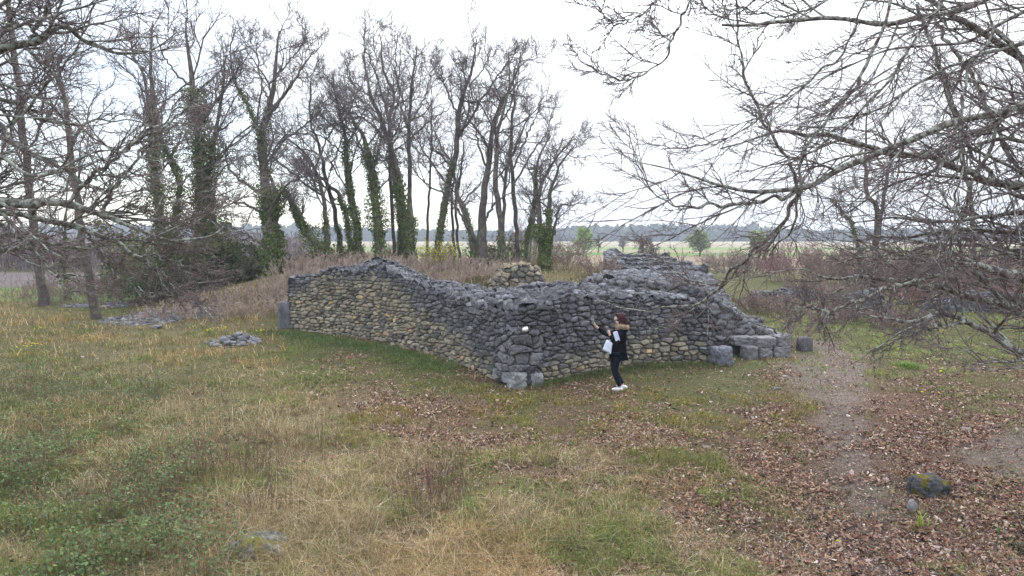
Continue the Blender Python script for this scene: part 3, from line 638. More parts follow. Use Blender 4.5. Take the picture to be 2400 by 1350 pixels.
# ------------------------------------------------------------------ wood on the bank: traced trunks and limbs, grown crowns
far_tree('oak', 'tall straight bare oak at the far left edge', [[(105,716,30),(100,640,27),(92,500,24),(82,350,22),(74,200,19),(66,80,15),(60,-40,10)]], 33, group='bare trees at the left edge', dens=1.1,
         limbs=[[(85,330,10),(140,240,8),(190,160,5)],[(78,230,9),(20,150,7),(-40,80,4)]])
far_tree('young_tree', 'small ivy-wrapped tree between the two left trunks', [[(158,700,13),(162,640,12),(172,580,9),(190,520,6),(205,440,3)]], 36, ivys=[(0,0,.6,260,.25)], dens=.7, group='bare trees at the left edge')
far_tree('oak', 'lone grey trunk with rusty moss beside the rubble patch', [[(228,752,31),(228,690,27),(226,620,25),(224,520,22),(220,400,18),(218,280,14),(216,160,8)]], 27.3, group='bare trees at the left edge', dens=1.0,
         limbs=[[(222,420,9),(280,330,7),(330,230,4)],[(219,330,8),(160,240,6),(120,150,3)]])
far_tree('ivy_oak', 'double-stemmed ivy-clad oak leaning left in the dark clump', [[(392,690,34),(380,600,30),(362,480,26),(348,380,22),(338,250,16),(330,120,9),(325,30,4)], [(385,640,20),(420,520,17),(440,420,14),(400,300,10),(380,180,6)]], 34,
         ivys=[(0,0,.75,600,.65),(1,0,.8,400,.5)], group='ivy-clad trees in the dark clump', dens=1.1)
far_tree('ivy_oak', 'tallest ivy column in the dark clump, bushy right up to its fork', [[(478,650,32),(474,560,30),(470,430,28),(462,300,24),(452,200,18),(440,120,10),(436,50,4)]], 35, ivys=[(0,0,.8,900,.85)], group='ivy-clad trees in the dark clump', dens=1.0,
         limbs=[[(466,300,13),(520,230,10),(575,160,5)],[(455,210,10),(400,150,7),(370,70,4)],[(468,360,11),(510,310,8),(540,280,4)]])
far_tree('ivy_oak', 'ivy-clad oak at the right side of the dark clump', [[(515,650,24),(512,560,22),(505,450,18),(520,340,13),(545,240,8),(560,150,4)]], 36, ivys=[(0,0,.7,700,.75)], group='ivy-clad trees in the dark clump', dens=.9)
far_tree('oak', 'great oak with bright ivy up its lower trunk and a round fan crown', [[(630,642,34),(628,560,33),(622,480,31),(612,400,29),(606,330,27),(625,230,18),(635,130,9),(640,60,4)]], 34.5,
         limbs=[[(608,330,17),(585,260,14),(545,190,10),(530,120,6),(540,60,3)],[(618,280,16),(665,220,13),(710,150,8),(735,110,4)],[(614,400,12),(650,330,11),(700,280,7),(745,210,3)],[(615,455,13),(570,430,12),(535,400,9),(520,370,6),(515,330,3)],[(618,505,12),(580,480,11),(545,475,7)],[(618,575,12),(585,555,10),(550,540,7),(530,530,4)],[(625,540,13),(648,480,12),(690,440,9),(740,420,5)],[(630,240,9),(600,160,7),(590,90,4)],[(630,200,9),(680,120,6),(700,70,3)]],
         ivys=[(0,0,.42,750,.32),(0,.42,.75,150,.3),(1,0,.5,150,.25)], dens=1.15, ymin=.3, spread=.8)
far_tree('ivy_stump', 'short dark ivy-smothered trunk just right of the great oak', [[(655,632,22),(652,570,20),(646,510,18),(655,460,12),(640,410,8)]], 35.5, ivys=[(0,0,.9,900,.55)], dens=.5)
far_tree('oak', 'leaning ivy-clad oak bending left over the bank', [[(768,618,36),(745,580,30),(715,545,25),(690,500,20),(672,470,14),(650,430,9)],[(770,600,16),(762,520,15),(752,455,13),(735,400,10),(700,350,7),(660,320,4)]], 37, ivys=[(0,0,.8,450,.45),(1,0,.4,200,.2)], dens=1.0,
         limbs=[[(750,455,10),(700,420,9),(640,370,6),(600,330,4)],[(740,400,9),(770,320,7),(820,270,4),(835,230,3)]])
far_tree('oak', 'slim curved bare tree right of the leaning oak', [[(808,612,16),(800,560,15),(790,500,14),(775,430,12),(765,360,9),(745,290,6),(748,200,3)]], 40, ivys=[(0,0,.25,220,.2)], dens=.9, limbs=[[(785,470,8),(750,420,6),(700,380,4)],[(772,400,8),(800,330,6),(815,250,3)]])
far_tree('oak', 'ivy-ribboned tree with green lower trunk in the middle left of the wood', [[(848,600,22),(838,540,21),(828,460,19),(820,390,15),(816,320,10),(800,240,6),(790,180,3)],[(830,540,15),(800,480,14),(770,440,12),(730,410,8),(690,400,5)]], 38, ivys=[(0,0,.7,420,.3),(1,0,.6,250,.3)], dens=1.0,
         limbs=[[(818,370,8),(770,330,6),(720,300,4)],[(816,330,8),(850,250,6),(880,190,3)]])
far_tree('oak', 'thick ivy-coated column tree leaning slightly left', [[(892,602,27),(885,540,27),(875,470,25),(862,390,20),(845,320,14),(815,270,9),(785,240,5)]], 37, ivys=[(0,0,.72,700,.42)], dens=1.0, limbs=[[(858,380,9),(830,310,8),(770,290,5)],[(868,420,9),(900,330,7),(905,250,4)]])
far_tree('oak', 'tall forked oak with dark ivy leaning left to its high crown', [[(940,600,15),(935,520,17),(922,420,19),(905,330,16),(870,240,13),(845,170,8),(835,100,4)],[(922,420,12),(915,320,11),(925,230,9),(905,170,7),(895,90,3)]], 39, ivys=[(0,0,.55,420,.3)], dens=1.15, ymin=.45, spread=.8,
         limbs=[[(908,330,10),(870,290,8),(820,270,4)],[(912,290,9),(890,200,7),(860,120,4)],[(880,250,7),(850,210,5),(820,190,3)]])
far_tree('oak', 'broken thick trunk continued by a slim straight stem to the top', [[(962,602,34),(960,550,30),(958,500,27),(955,470,15),(953,380,14),(950,300,12),(955,200,9),(960,140,6),(965,80,3)],[(960,520,18),(940,440,16),(925,370,12),(915,300,8),(905,250,4)]], 38, ivys=[(0,0,.28,500,.25),(1,0,.6,350,.25)], dens=1.1, ymin=.5, spread=.8,
         limbs=[[(952,300,8),(990,230,6),(1010,150,3)],[(953,330,8),(1000,280,6),(1045,240,3)],[(952,260,6),(935,180,5),(945,110,3)]])
far_tree('oak', 'slim pale straight stem left of the yellow shrub', [[(1002,600,9),(1003,540,9),(1004,480,8),(1008,400,7),(1012,320,5),(1010,230,3)]], 41, dens=.8)
far_tree('oak', 'leaning mossy oak rising right above the yellow shrub', [[(1022,602,24),(1032,540,22),(1045,470,21),(1062,400,18),(1074,330,17),(1080,260,14),(1100,200,10),(1115,150,6),(1120,110,3)]], 39, ivys=[(0,.1,.5,160,.15)], dens=1.15, ymin=.45, spread=.8,
         limbs=[[(1076,320,12),(1120,250,10),(1160,190,7),(1190,150,3)],[(1078,280,9),(1050,220,7),(1040,170,3)],[(1052,440,9),(1020,390,7),(980,330,5),(960,290,3)],[(1050,455,8),(1000,430,6),(960,380,4)],[(1100,200,6),(1140,150,5),(1150,110,3)]])
far_tree('oak', 'pair of thin dark stems just right of the yellow shrub', [[(1064,600,9),(1063,540,9),(1060,480,8),(1065,420,6),(1070,360,3)],[(1078,600,10),(1073,540,9),(1070,480,8),(1085,400,6),(1090,340,3)]], 40, dens=.7)
far_tree('oak', 'stout low-forking oak with a wide left limb', [[(1132,598,36),(1128,550,32),(1130,500,24),(1138,430,21),(1150,350,17),(1160,280,13),(1190,220,9),(1215,160,5),(1220,120,3)],[(1118,560,22),(1095,510,20),(1072,460,15),(1060,400,10),(1030,360,6),(1010,340,3)]], 38, ivys=[(1,0,.5,130,.12)], dens=1.15, ymin=.4, spread=.8,
         limbs=[[(1120,570,13),(1095,530,12),(1075,490,8),(1060,470,5)],[(1142,400,10),(1120,330,8),(1110,250,5),(1100,180,3)],[(1155,310,9),(1190,260,7),(1220,190,4)],[(1135,520,12),(1160,480,9),(1185,460,5)]])
far_tree('oak', 'straight grey trunk in the right half of the wood', [[(1180,600,22),(1176,540,20),(1168,470,19),(1162,400,16),(1165,320,12),(1185,240,8),(1195,170,5),(1192,120,3)],[(1172,490,12),(1185,420,11),(1205,350,9),(1230,290,6),(1245,250,3)]], 37, ivys=[(0,0,.2,150,.15)], dens=1.1, ymin=.4, spread=.8)
far_tree('oak', 'dark slender straight tree with a fine high crown on the right', [[(1216,602,15),(1212,540,14),(1205,470,14),(1200,400,12),(1200,320,10),(1205,230,7),(1205,160,4)]], 39, dens=1.1, ymin=.42, spread=.9, limbs=[[(1202,400,9),(1235,320,7),(1262,260,3)],[(1202,440,9),(1240,370,8),(1280,310,5),(1295,260,3)]])
far_tree('oak', 'ivy-speckled leaning tree before the last ivy trunk', [[(1230,604,14),(1238,550,14),(1250,490,12),(1255,430,10),(1262,370,7),(1290,320,4)]], 38, ivys=[(0,0,.8,320,.3)], dens=.9)
far_tree('oak', 'pale thin tree leaning right close before the last ivy trunk', [[(1238,606,9),(1245,560,9),(1258,500,8),(1275,430,7),(1300,370,5),(1330,310,3)]], 36, dens=.8)
far_tree('oak', 'last tree on the right with a bushy ivy foot and fanning stems', [[(1275,606,23),(1272,560,24),(1265,520,17),(1262,460,13),(1285,400,9),(1320,350,6),(1350,315,3)],[(1278,560,16),(1286,500,15),(1290,440,11),(1310,390,7),(1340,350,3)],[(1280,520,9),(1310,490,8),(1340,480,5),(1360,470,3)]], 36, ivys=[(0,0,.35,1100,.38),(1,0,.5,350,.25),(2,0,.5,200,.15)], dens=1.1, ymin=.3, spread=.8)
# right: forked pine-like tree behind the branches
far_tree('forked_tree', 'dark forked tree standing behind the right branches', [[(2050,575,20),(2050,530,18),(2046,490,16),(2015,455,13),(2005,400,10),(2000,330,6),(1995,260,3)],[(2048,495,13),(2070,450,11),(2080,380,8),(2110,300,4)],[(2040,560,12),(1995,530,10),(1975,505,7),(1940,470,3)]], 45, ivys=[(2,.1,1,120,.5)], group='trees behind the right branches', dens=1.1)
far_tree('bare_tree', 'straight reddish tree behind branches at the upper right', [[(2290,600,14),(2285,500,14),(2270,400,12),(2262,300,10),(2230,200,7),(2220,100,4)]], 38, group='trees behind the right branches', dens=1.1)

# little trees out in the fields
def field_tree(px, py, top, wpx, Y, col, label, leafy, name='field_tree'):
    b = G(px, py); b = P3(px, py, Y); z0 = 0; h = P3(px, top, Y)[2]; b[2] = 0
    root = empty(name, tuple(b), label, 'tree', 'small trees out in the fields')
    tk = Tubes(); cr_ = Tubes(); R = np.linspace(.18, .03, 8); P = resample([b + (0, 0, -.2), b + (.1, 0, h * .4), b + (0, 0, h * .8)], 8)
    tk.tube(P, R, 6); wd = wpx / FPX * Y
    P1, R1 = grow(P[None], R[None], 14, (wd / h * .5, wd / h * .9), 50, .2, (0, 0, .1), 7, .03, .25, 1, .5)
    P2, R2 = grow(P1, R1, 7, (.4, .7), 50, .25, (0, 0, .05), 5, .02, .1, 1, .6); P3_, R3 = grow(P2, R2, 5, (.4, .7), 50, .25, (0, 0, .05), 4, .018, .1, 1, .6)
    cr_.tube(P1, R1, 3); cr_.tube(P2, R2, 3); cr_.tube(P3_, R3, 3)
    tk.build('trunk', M_FAR_BARK, root); cr_.build('crown', M_FAR_TWIG, root)
    if leafy:
        iv = Soup(); ps = P3_.reshape(-1, 3); ps = ps[RS.randint(0, len(ps), 3000)] + RS.randn(3000, 3) * .3
        leaves(iv, ps, .3 * (.5 + RS.rand(3000)), np.array(col) * (.6 + .8 * RS.rand(3000))[:, None], .8); iv.build('foliage', M_LEAF, root)
field_tree(1368, 582, 540, 46, 150, (.24, .34, .07), 'light green willow standing alone in the far field', True, 'willow')
field_tree(1402, 580, 549, 26, 150, None, 'tiny bare tree just right of the green willow', False)
field_tree(1460, 580, 553, 34, 150, None, 'low round bare tree at mid field between willow and far walls', False)
field_tree(1505, 592, 545, 40, 80, None, 'taller bare tree directly above the farthest ruin walls', False)
field_tree(1522, 592, 548, 40, 85, None, 'bare tree just right of the one above the far ruin walls', False)
field_tree(1640, 590, 545, 55, 120, (.27, .31, .16), 'pale green budding tree before the blue wood on the right', True)
field_tree(1780, 590, 545, 50, 110, (.27, .33, .16), 'budding light green tree half hidden by lichened branches', True)
field_tree(590, 600, 570, 40, 110, None, 'small bare tree seen left of the great oak trunk', False)

# far wood along the horizon: one mass
sp = Soup()
def crowns(num, y0, y1, xl, xr, h0, h1, c0, c1, seed):
    rs = np.random.RandomState(seed)
    for k in range(num):
        y = rs.uniform(y0, y1); x = rs.uniform(xl, xr); h = rs.uniform(h0, h1) * (1.25 if rs.rand() < .05 else 1) * (.72 + .5 * vn2(np.array(x * .012), np.array(0.), 3)); wd = rs.uniform(5, 9)
        V, F = rockV((wd, wd, h * 1.1), 2.2, 6, .35, k + seed, rs.rand() * 3, 0, 2.2)
        c = np.array(c0) + (np.array(c1) - np.array(c0)) * rs.rand(); sp.add(V + (x, y, h * .5 + .0), F, c)
crowns(1500, 520, 640, -620, 620, 7.5, 11.5, (.055, .06, .06), (.10, .10, .085), 1)
tag(sp.build('far_wood', m_attr('far_wood_surface', .95, .8, .6, 1.3, .9, .6), None, False), 'long low bluish wood along the whole horizon', 'wood', None, 'stuff')

# ------------------------------------------------------------------ shrubs and scrub
M_SCRUB = m_plain('scrub_stems', (.24, .175, .15), .9, .1, .35, 2)
M_REDSCRUB = m_plain('red_scrub_stems', (.27, .16, .155), .9, .1, .3, 2)
def shrub(name, x, y, rad, h, num, label, mat=None, group=None, leafcol=None, nleaf=0, lsz=.08, cat='shrub', tip=.006, lv=3, stuff=False, zfn=None):
    z = float(tz(x, y)); root = None if stuff else empty(name, (x, y, z), label, cat, group)
    tk = Tubes(); a = RS.rand(num) * 2 * pi; r = rad * np.sqrt(RS.rand(num)) * .8
    B = np.stack([x + r * np.cos(a), y + r * np.sin(a), np.zeros(num)], -1); B[:, 2] = tz(B[:, 0], B[:, 1])
    P = np.zeros((num, 7, 3)); P[:, 0] = B; d = nrm(np.stack([np.cos(a) * .35, np.sin(a) * .35, np.ones(num)], -1) + .2 * RS.randn(num, 3)); hh = h * (.6 + .5 * RS.rand(num))
    for s in range(1, 7):
        d = nrm(d + .16 * RS.randn(num, 3)); P[:, s] = P[:, s - 1] + d * (hh / 6)[:, None]
    R = (np.linspace(1, .3, 7)[None] * tip * 1.8).repeat(num, 0)
    tk.tube(P, R, 3); P1, R1 = grow(P, R, 7, (.25, .6), 38, .2, (0, 0, .05), 5, tip * .7, .2, 1, .6); tk.tube(P1, R1, 3)
    last = P1
    if lv > 2: P2, R2 = grow(P1, R1, 4, (.3, .7), 40, .22, (0, 0, .02), 4, tip * .55, .1, 1, .7); tk.tube(P2, R2, 3); last = P2
    if stuff: return tk
    tk.build('stems', mat or M_SCRUB, root)
    if nleaf:
        iv = Soup(); ps = last.reshape(-1, 3); ps = ps[RS.randint(0, len(ps), nleaf)] + RS.randn(nleaf, 3) * .06
        leaves(iv, ps, lsz * (.5 + RS.rand(nleaf)), np.array(leafcol) * (.55 + .9 * RS.rand(nleaf))[:, None], .8); iv.build('foliage', M_LEAF, root)
    return root
def atY(px, Y): return P3(px, 600, Y)[0]
YX = atY(1032, 37.5)
shrub('yellow_shrub', YX, 37.5, .6, 1.6, 34, 'yellow-green flowering shrub at the foot of the leaning mossy oak', group=None, leafcol=(.42, .42, .03), nleaf=1300, lsz=.09)
for k, (px, Y, r, h, n_, nl, lab) in enumerate([
    (330, 33, 1.3, 1.9, 40, 3600, 'green evergreen bush low at the left foot of the dark clump'),
    (400, 32, 1.2, .8, 30, 2600, 'very dark low bush under the double-stemmed ivy oak'),
    (352, 31, .7, .5, 26, 1200, 'dark small bush by the pale rubble strip'),
    (445, 35, 1.9, 3.0, 18, 9000, 'olive brown-green evergreen mass between the ivy trunks'),
    (380, 36, 1.8, 4.2, 16, 8000, 'tall olive evergreen filling the clump behind the double-stemmed oak'),
    (520, 36, 1.5, 3.4, 16, 7000, 'dense dark evergreen at the right of the clump'),
    (560, 35, 1.5, 1.3, 40, 2600, 'low bramble bush between the clump and the great oak'),
    (605, 38, .9, 1.3, 30, 1500, 'pale green bush just left of the great oak trunk'),
    (500, 33, 1.8, 1.0, 50, 3000, 'dark tangled bramble at the foot of the dark clump')]):
    c = [(.09, .12, .05), (.045, .06, .03), (.06, .07, .04), (.15, .155, .07), (.155, .155, .075), (.10, .12, .055), (.075, .07, .04), (.13, .16, .06), (.06, .06, .035)][k]
    shrub('evergreen_bush', atY(px, Y), Y, r, h, n_, lab, group='bushes of the dark clump', leafcol=c, nleaf=nl, lsz=.11, tip=.0032)
for k, (px, Y, r, h, lab, lc) in enumerate([(700, 39, 1.2, 1.2, 'greyish bush under the leaning oak', (.1, .1, .055)), (795, 40, 1.3, 1.4, 'mixed green bush between the slim trees of the wood', (.1, .12, .05)), (1160, 40, 1.6, 1.7, 'brownish evergreen bush behind the stout forked oak', (.11, .11, .06)),
        (1325, 37, 1.4, 1.6, 'bare grey bush right of the last ivy tree', None), (1245, 41, 1.3, 2.6, 'bare bush behind the thin leaning trees', None), (1415, 33.5, .9, 1.2, 'brown bush against the left end of the cross walls', None), (920, 41, 1.2, 1.6, 'leafless bush left of the broken trunk', None)]):
    shrub('bush', atY(px, Y), Y, r, h, 45, lab, group='bushes under the wood', leafcol=lc, nleaf=1800 if lc else 0, lsz=.11, tip=.007)
# scrub to the right, each bush apart
RB = [(1870, 50, 2.6, 2.9, 'reddish-purple bare bush in the centre of the right scrub', 1), (1960, 46, 2.2, 2.4, 'brown bare bush under the forked tree, left side', 0), (2040, 48, 2.5, 2.6, 'rusty bare bush right under the forked tree', 0), (2120, 44, 2.4, 2.6, 'grey-brown bush right of the forked tree', 0),
      (2210, 42, 2.5, 2.6, 'brown bush below the reddish trees', 0), (2300, 40, 2.5, 2.7, 'dense brown bush near the right edge', 0), (2390, 36, 2.4, 2.6, 'brown bush cut by the right edge', 0), (1760, 58, 2.2, 2.0, 'brownish bush beyond the right end of the cross walls', 0), (1700, 66, 2.4, 2.0, 'low grey bush above the green bank behind the ruin', 0),
      (1900, 36, 1.5, 1.0, 'tangled bramble on the low wall right of the ruin', 0), (1800, 30, 1.4, .9, 'bramble sprawling over rubble right behind the broad ruin', 0), (2010, 32, 1.6, 1.1, 'bramble thicket in front of the far low wall', 0), (2330, 31, 1.8, 1.1, 'purplish bramble patch at the right behind the low wall', 1), (2180, 33, 1.7, 1.1, 'low purple-brown bramble mid right', 1), (1960, 27, 1.2, .7, 'grey bramble heap on the near low wall', 0), (2120, 25, 1.3, .7, 'bramble mound before the dark coursed wall', 0)]
for (px, Y, r, h, lab, red) in RB:
    shrub('scrub_bush', atY(px, Y), Y, r, h, 80, lab, M_REDSCRUB if red else M_SCRUB, 'bare scrub bushes on the right', tip=.009)
# sprouting sapling by the stump
q = G(1880, 815); shrub('sapling', q[0], q[1] + .1, .25, 1.5, 14, 'multi-stemmed leafless sapling sprouting beside the dressed blocks', mat=M_SCRUB, tip=.005, lv=2)
# thicket on the left horizon and brush behind: masses
tk = Tubes()
def thicket(num, x0, x1, y0, y1, h0, h1, tip):
    x = RS.uniform(x0, x1, num); y = RS.uniform(y0, y1, num); P = np.zeros((num, 6, 3)); P[:, 0] = np.stack([x, y, tz(x, y)], -1)
    hh = RS.uniform(h0, h1, num) * (.6 + .7 * vn2(x * .12, y * .12, 9)); d = nrm(np.stack([RS.randn(num) * .2, RS.randn(num) * .2, np.ones(num)], -1))
    for s in range(1, 6):
        d = nrm(d + .13 * RS.randn(num, 3)); P[:, s] = P[:, s - 1] + d * (hh / 5)[:, None]
    R = (np.linspace(1, .4, 6)[None] * tip * 1.6).repeat(num, 0); tk.tube(P, R, 3)
    P1, R1 = grow(P, R, 7, (.2, .5), 38, .2, (0, 0, .05), 4, tip, .2, 1, .6); tk.tube(P1, R1, 3)
    P2, R2 = grow(P1, R1, 3, (.3, .7), 38, .2, (0, 0, .05), 3, tip * .8, .2, 1, .7); tk.tube(P2, R2, 3)
thicket(1500, -75, -22, 66, 80, 2.6, 4.6, .025)
tag(tk.build('thicket', m_plain('thicket_stems', (.22, .18, .175), .9, .1, .3, 1), None), 'grey-brown leafless thicket beyond the ploughed strip on the left', 'thicket', None, 'stuff')
tk = Tubes(); thicket(180, -25, -17, 32.5, 36, .8, 2.2, .006); thicket(200, -19.5, -12, 35, 38, .5, 1.2, .006)
tag(tk.build('hedge_scrub', M_SCRUB, None), 'thin leafless scrub around the left trunks', 'scrub', None, 'stuff')
tk = Tubes(); thicket(800, -10.5, .2, 28, 33, .35, .9, .006); thicket(500, -14.5, -6, 25.5, 29.5, .3, .6, .006); thicket(500, -12, 1.2, 33, 38, .4, .9, .007)
tag(tk.build('dry_brush', m_plain('dry_brush_stems', (.33, .25, .205), .9, .1, .3, 2), None), 'dense dry pinkish-brown brush on the bank behind the near wall', 'brush', None, 'stuff')
tk = Tubes(); thicket(420, -2.6, 1.0, 14.9, 17.5, .1, .4, .003)
# ------------------------------------------------------------------ ground cover
def inpoly(x, y, poly):
    r = np.zeros(x.shape, bool); n = len(poly); j = n - 1
    for i in range(n):
        xi, yi = poly[i]; xj, yj = poly[j]
        c = ((yi > y) != (yj > y)) & (x < (xj - xi) * (y - yi) / (yj - yi + 1e-9) + xi); r ^= c; j = i
    return r
PW1 = FPp + BPp[::-1]; PW2 = [(2.35, 21.8), (3.6, 20.8), (5.6, 19.3), (6.6, 19.2), (8.1, 19.8), (9.2, 34.2), (5, 34.2)]
def ground_pts(num, ynear, yfar, spread=.86, near_w=1.0):
    u = RS.rand(num); a, b_ = ynear ** -1.0, yfar ** -1.0
    y = 1 / (a + (b_ - a) * u); x = (RS.rand(num) * 2 - 1) * spread * (y + .5)
    k = ~(inpoly(x, y, PW1) | inpoly(x, y, PW2)); return x[k], y[k]
def blades(soup, x, y, h, wd, lean, cols, curl=.5, ang=None):
    m = len(x); z = tz(x, y); a = RS.rand(m) * 2 * pi if ang is None else ang + .7 * RS.randn(m); D = np.stack([np.cos(a), np.sin(a), np.zeros(m)], -1); Sd = np.stack([-np.sin(a), np.cos(a), np.zeros(m)], -1)
    b = np.stack([x, y, z - .01], -1); ln = (lean * (.3 + RS.rand(m)))[:, None]; H = h[:, None]; up = np.array([0, 0, 1.])
    m1 = b + D * ln * H * .35 + up * H * .55; tp = b + D * ln * H * (.9 + curl * RS.rand(m)[:, None]) + up * H * (1 - .25 * ln)
    w2 = (wd * .5)[:, None] * Sd
    V = np.stack([b - w2, b + w2, m1 + w2 * .8, m1 - w2 * .8, tp], 1)
    I = np.arange(m)[:, None] * 5
    soup.add(V, [I + np.array([0, 1, 2, 3]), I + np.array([3, 2, 4])], np.repeat(cols, 5, 0))
def tufted(num, ynear, yfar, per, sprd):
    x0, y0 = ground_pts(num // per, ynear, yfar); n0 = len(x0); idt = np.repeat(np.arange(n0), per); scl = np.clip(y0 / 9, .8, 3)[idt] * sprd * (.5 + RS.rand(n0))[idt]
    dx, dy = RS.randn(n0 * per) * scl, RS.randn(n0 * per) * scl
    return x0[idt] + dx, y0[idt] + dy, idt, np.arctan2(dy, dx), RS.rand(n0)[idt], RS.rand(n0)[idt]
def pick(p): return RS.rand(len(p)) < p
def cvar(m, base, v=.35, hue=.15): return np.array(base)[None] * (1 - v + 2 * v * RS.rand(m))[:, None] * (1 - hue + 2 * hue * RS.rand(m, 3))
# short green grass and moss
x, y, idt, an, t1, t2 = tufted(560000, 5.6, 42, 8, .03); Z = zones(x, y); px_, py_ = to_px(x, y)
cl = fbm(x * 1.4, y * 1.4, 50); k = (t1 < np.clip(Z[:, 0] * (.12 + 2.0 * sm(cl, .42, .62)) * .85, 0, 1)) & ~(inpoly(x, y, PW1) | inpoly(x, y, PW2)); x, y, Z, cl, an, t2 = x[k], y[k], Z[k], cl[k], an[k], t2[k]
m = len(x); sc = np.clip(y / 12, .8, 2.5)
h = (.03 + .05 * RS.rand(m) + .05 * Z[:, 1]) * (.6 + .9 * sm(cl, .45, .7)) * (.5 + 1.1 * t2); wd = .0035 * sc * (.7 + .8 * RS.rand(m))
cb = np.where((np.mod(t2 * 5.7, 1) < .3)[:, None], cvar(m, (.21, .19, .07)), cvar(m, (.13, .17, .042))) * (.65 + .7 * np.mod(t2 * 11.3, 1))[:, None]
brt = sm(x, 5.5, 8) * sm(y, 13.5, 17); cb = cb * (1 + .55 * brt[:, None]); mo = np.exp(-((y - 13) / 2.5) ** 2) * (np.abs(x - 2) < 5)
cb = cb * (1 + mo[:, None] * np.array([.35, 0, -.3]))
g1 = Soup(); blades(g1, x, y, h, wd * 1.6, .9 * np.ones(m), cb * (.7 + .6 * RS.rand(m))[:, None], .5, an)
# dark lush grass along the foot of the left wall face
m = 11000; t_ = RS.rand(m) ** .9; xx = np.interp(t_, [0, .25, .6, 1], [-8.6, -5.6, -3.4, -1.2]) - np.abs(RS.randn(m)) * .7; yy = np.interp(t_, [0, .25, .6, 1], [24.0, 22.4, 20.3, 17.0]) - np.abs(RS.randn(m)) * .45
kk = ~inpoly(xx, yy, PW1); xx, yy = xx[kk], yy[kk]; m = len(xx)
blades(g1, xx, yy, .04 + .16 * RS.rand(m) ** 1.5, .007 * np.ones(m), .9 * np.ones(m), cvar(m, (.085, .13, .04), .45))
m = 9000; xx = RS.uniform(.3, 5.6, m); yy = np.interp(xx, [p[0] for p in FPp[8:]], [p[1] for p in FPp[8:]]) - np.abs(RS.randn(m)) * .28
blades(g1, xx, yy, .05 + .12 * RS.rand(m), .007 * np.ones(m), .8 * np.ones(m), cvar(m, (.11, .125, .05)))
tag(g1.build('short_grass', M_GRASS, None, False), 'short green grass and moss over the clearing', 'grass', None, 'stuff')
# straw-coloured tall grass
x, y, idt, an, t1, t2 = tufted(460000, 5.4, 40, 11, .045); Z = zones(x, y); cl = fbm(x * .9, y * .9, 60); k = (t1 < np.clip(Z[:, 1] ** 1.3 * (.25 + 1.6 * sm(cl, .38, .62)), 0, 1)) & ~(inpoly(x, y, PW1) | inpoly(x, y, PW2)); x, y, Z, cl, an, t1, t2 = x[k], y[k], Z[k], cl[k], an[k], t1[k], t2[k]
m = len(x); sc = np.clip(y / 10, .7, 2.6); h = (.06 + .26 * RS.rand(m) ** 1.5) * (.35 + .8 * Z[:, 1]) * (.7 + .6 * cl)
h = h * np.where(y > 25, 1.5, 1) * (.55 + .9 * t2)
cb = cvar(m, (.38, .275, .145), .3, .08) * (.62 + .7 * np.mod(t2 * 7.3, 1))[:, None]; s_ = RS.rand(m); cb[s_ < .25] = cvar((s_ < .25).sum(), (.20, .19, .08), .3); cb[s_ > .9] = cvar((s_ > .9).sum(), (.56, .49, .37), .15, .05); dk_ = (s_ > .25) & (s_ < .42); cb[dk_] = cvar(dk_.sum(), (.13, .085, .055), .3, .1)
warm = (sm(fbm(x * .45, y * .45, 66), .5, .64))[:, None]; cb = cb * (1 + warm * np.array([.04, -.06, -.16]))
gold = sm(y, 15, 19) * (x < -6); cb = cb * (1 + gold[:, None] * np.array([.08, .02, -.2]))
g2 = Soup(); blades(g2, x, y, h, 0.0046 * sc * (.6 + .9 * RS.rand(m)), 1.1 * np.ones(m), cb, .9, an)
tag(g2.build('straw_grass', M_GRASS, None, False), 'tall bleached straw grass on the left of the clearing', 'grass', None, 'stuff')
# dead leaves
x, y = ground_pts(430000, 5.4, 34); Z = zones(x, y); cl = fbm(x * 1.1, y * 1.1, 70); k = pick(np.clip(Z[:, 2] ** 1.6 * (.12 + 1.3 * sm(cl, .38, .62)) * (.35 + 1.1 * sm(fbm(x * 4, y * 4, 71), .35, .6)) * .95 + .01, 0, 1)); x, y, Z = x[k], y[k], Z[k]
m = len(x); pos = np.stack([x, y, tz(x, y) + .006 + .02 * RS.rand(m)], -1)
cb = cvar(m, (.165, .084, .056), .5, .1); s_ = RS.rand(m); cb[s_ < .3] = cvar((s_ < .3).sum(), (.29, .195, .135), .3, .06); cb[s_ > .94] = cvar((s_ > .94).sum(), (.46, .37, .31), .2, .05); cb[(s_ > .3) & (s_ < .5)] = cvar(((s_ > .3) & (s_ < .5)).sum(), (.11, .075, .065), .3)
ls = Soup(); nn = nrm(RS.randn(m, 3) * .5 + np.array([0, 0, 1])); a = nrm(np.cross(nn, RS.randn(m, 3))); b_ = np.cross(nn, a)
sz = (.015 + .027 * RS.rand(m) ** 1.5 + .014 * (RS.rand(m) < .06))[:, None] * np.clip(y / 14, 1, 1.8)[:, None]; l = a * sz; wv = b_ * sz * (.35 + .25 * RS.rand(m))[:, None]; cu = nn * sz * (.15 + .55 * RS.rand(m))[:, None]
V = np.stack([pos - l + cu * .6, pos - l * .25 + wv, pos + l * .5 + wv * .8, pos + l + cu, pos + l * .45 - wv * .7, pos - l * .3 - wv * .9], 1) + (nn * .004)[:, None]
V[:, [1, 2]] += (cu * .5)[:, None]
I = np.arange(m)[:, None] * 6
ls.add(V, [I + np.array([0, 1, 2, 3]), I + np.array([0, 3, 4, 5])], np.repeat(cb, 6, 0))
x, y = ground_pts(260000, 5.4, 26); Z = zones(x, y); k = pick(.25 + .6 * Z[:, 2] + .5 * Z[:, 4]); x, y = x[k], y[k]; m = len(x); s_ = RS.rand(m)[:, None]
cb = np.where(s_ < .3, cvar(m, (.42, .34, .27), .25, .05), np.where(s_ < .65, cvar(m, (.07, .05, .04), .4), cvar(m, (.2, .135, .1), .3)))
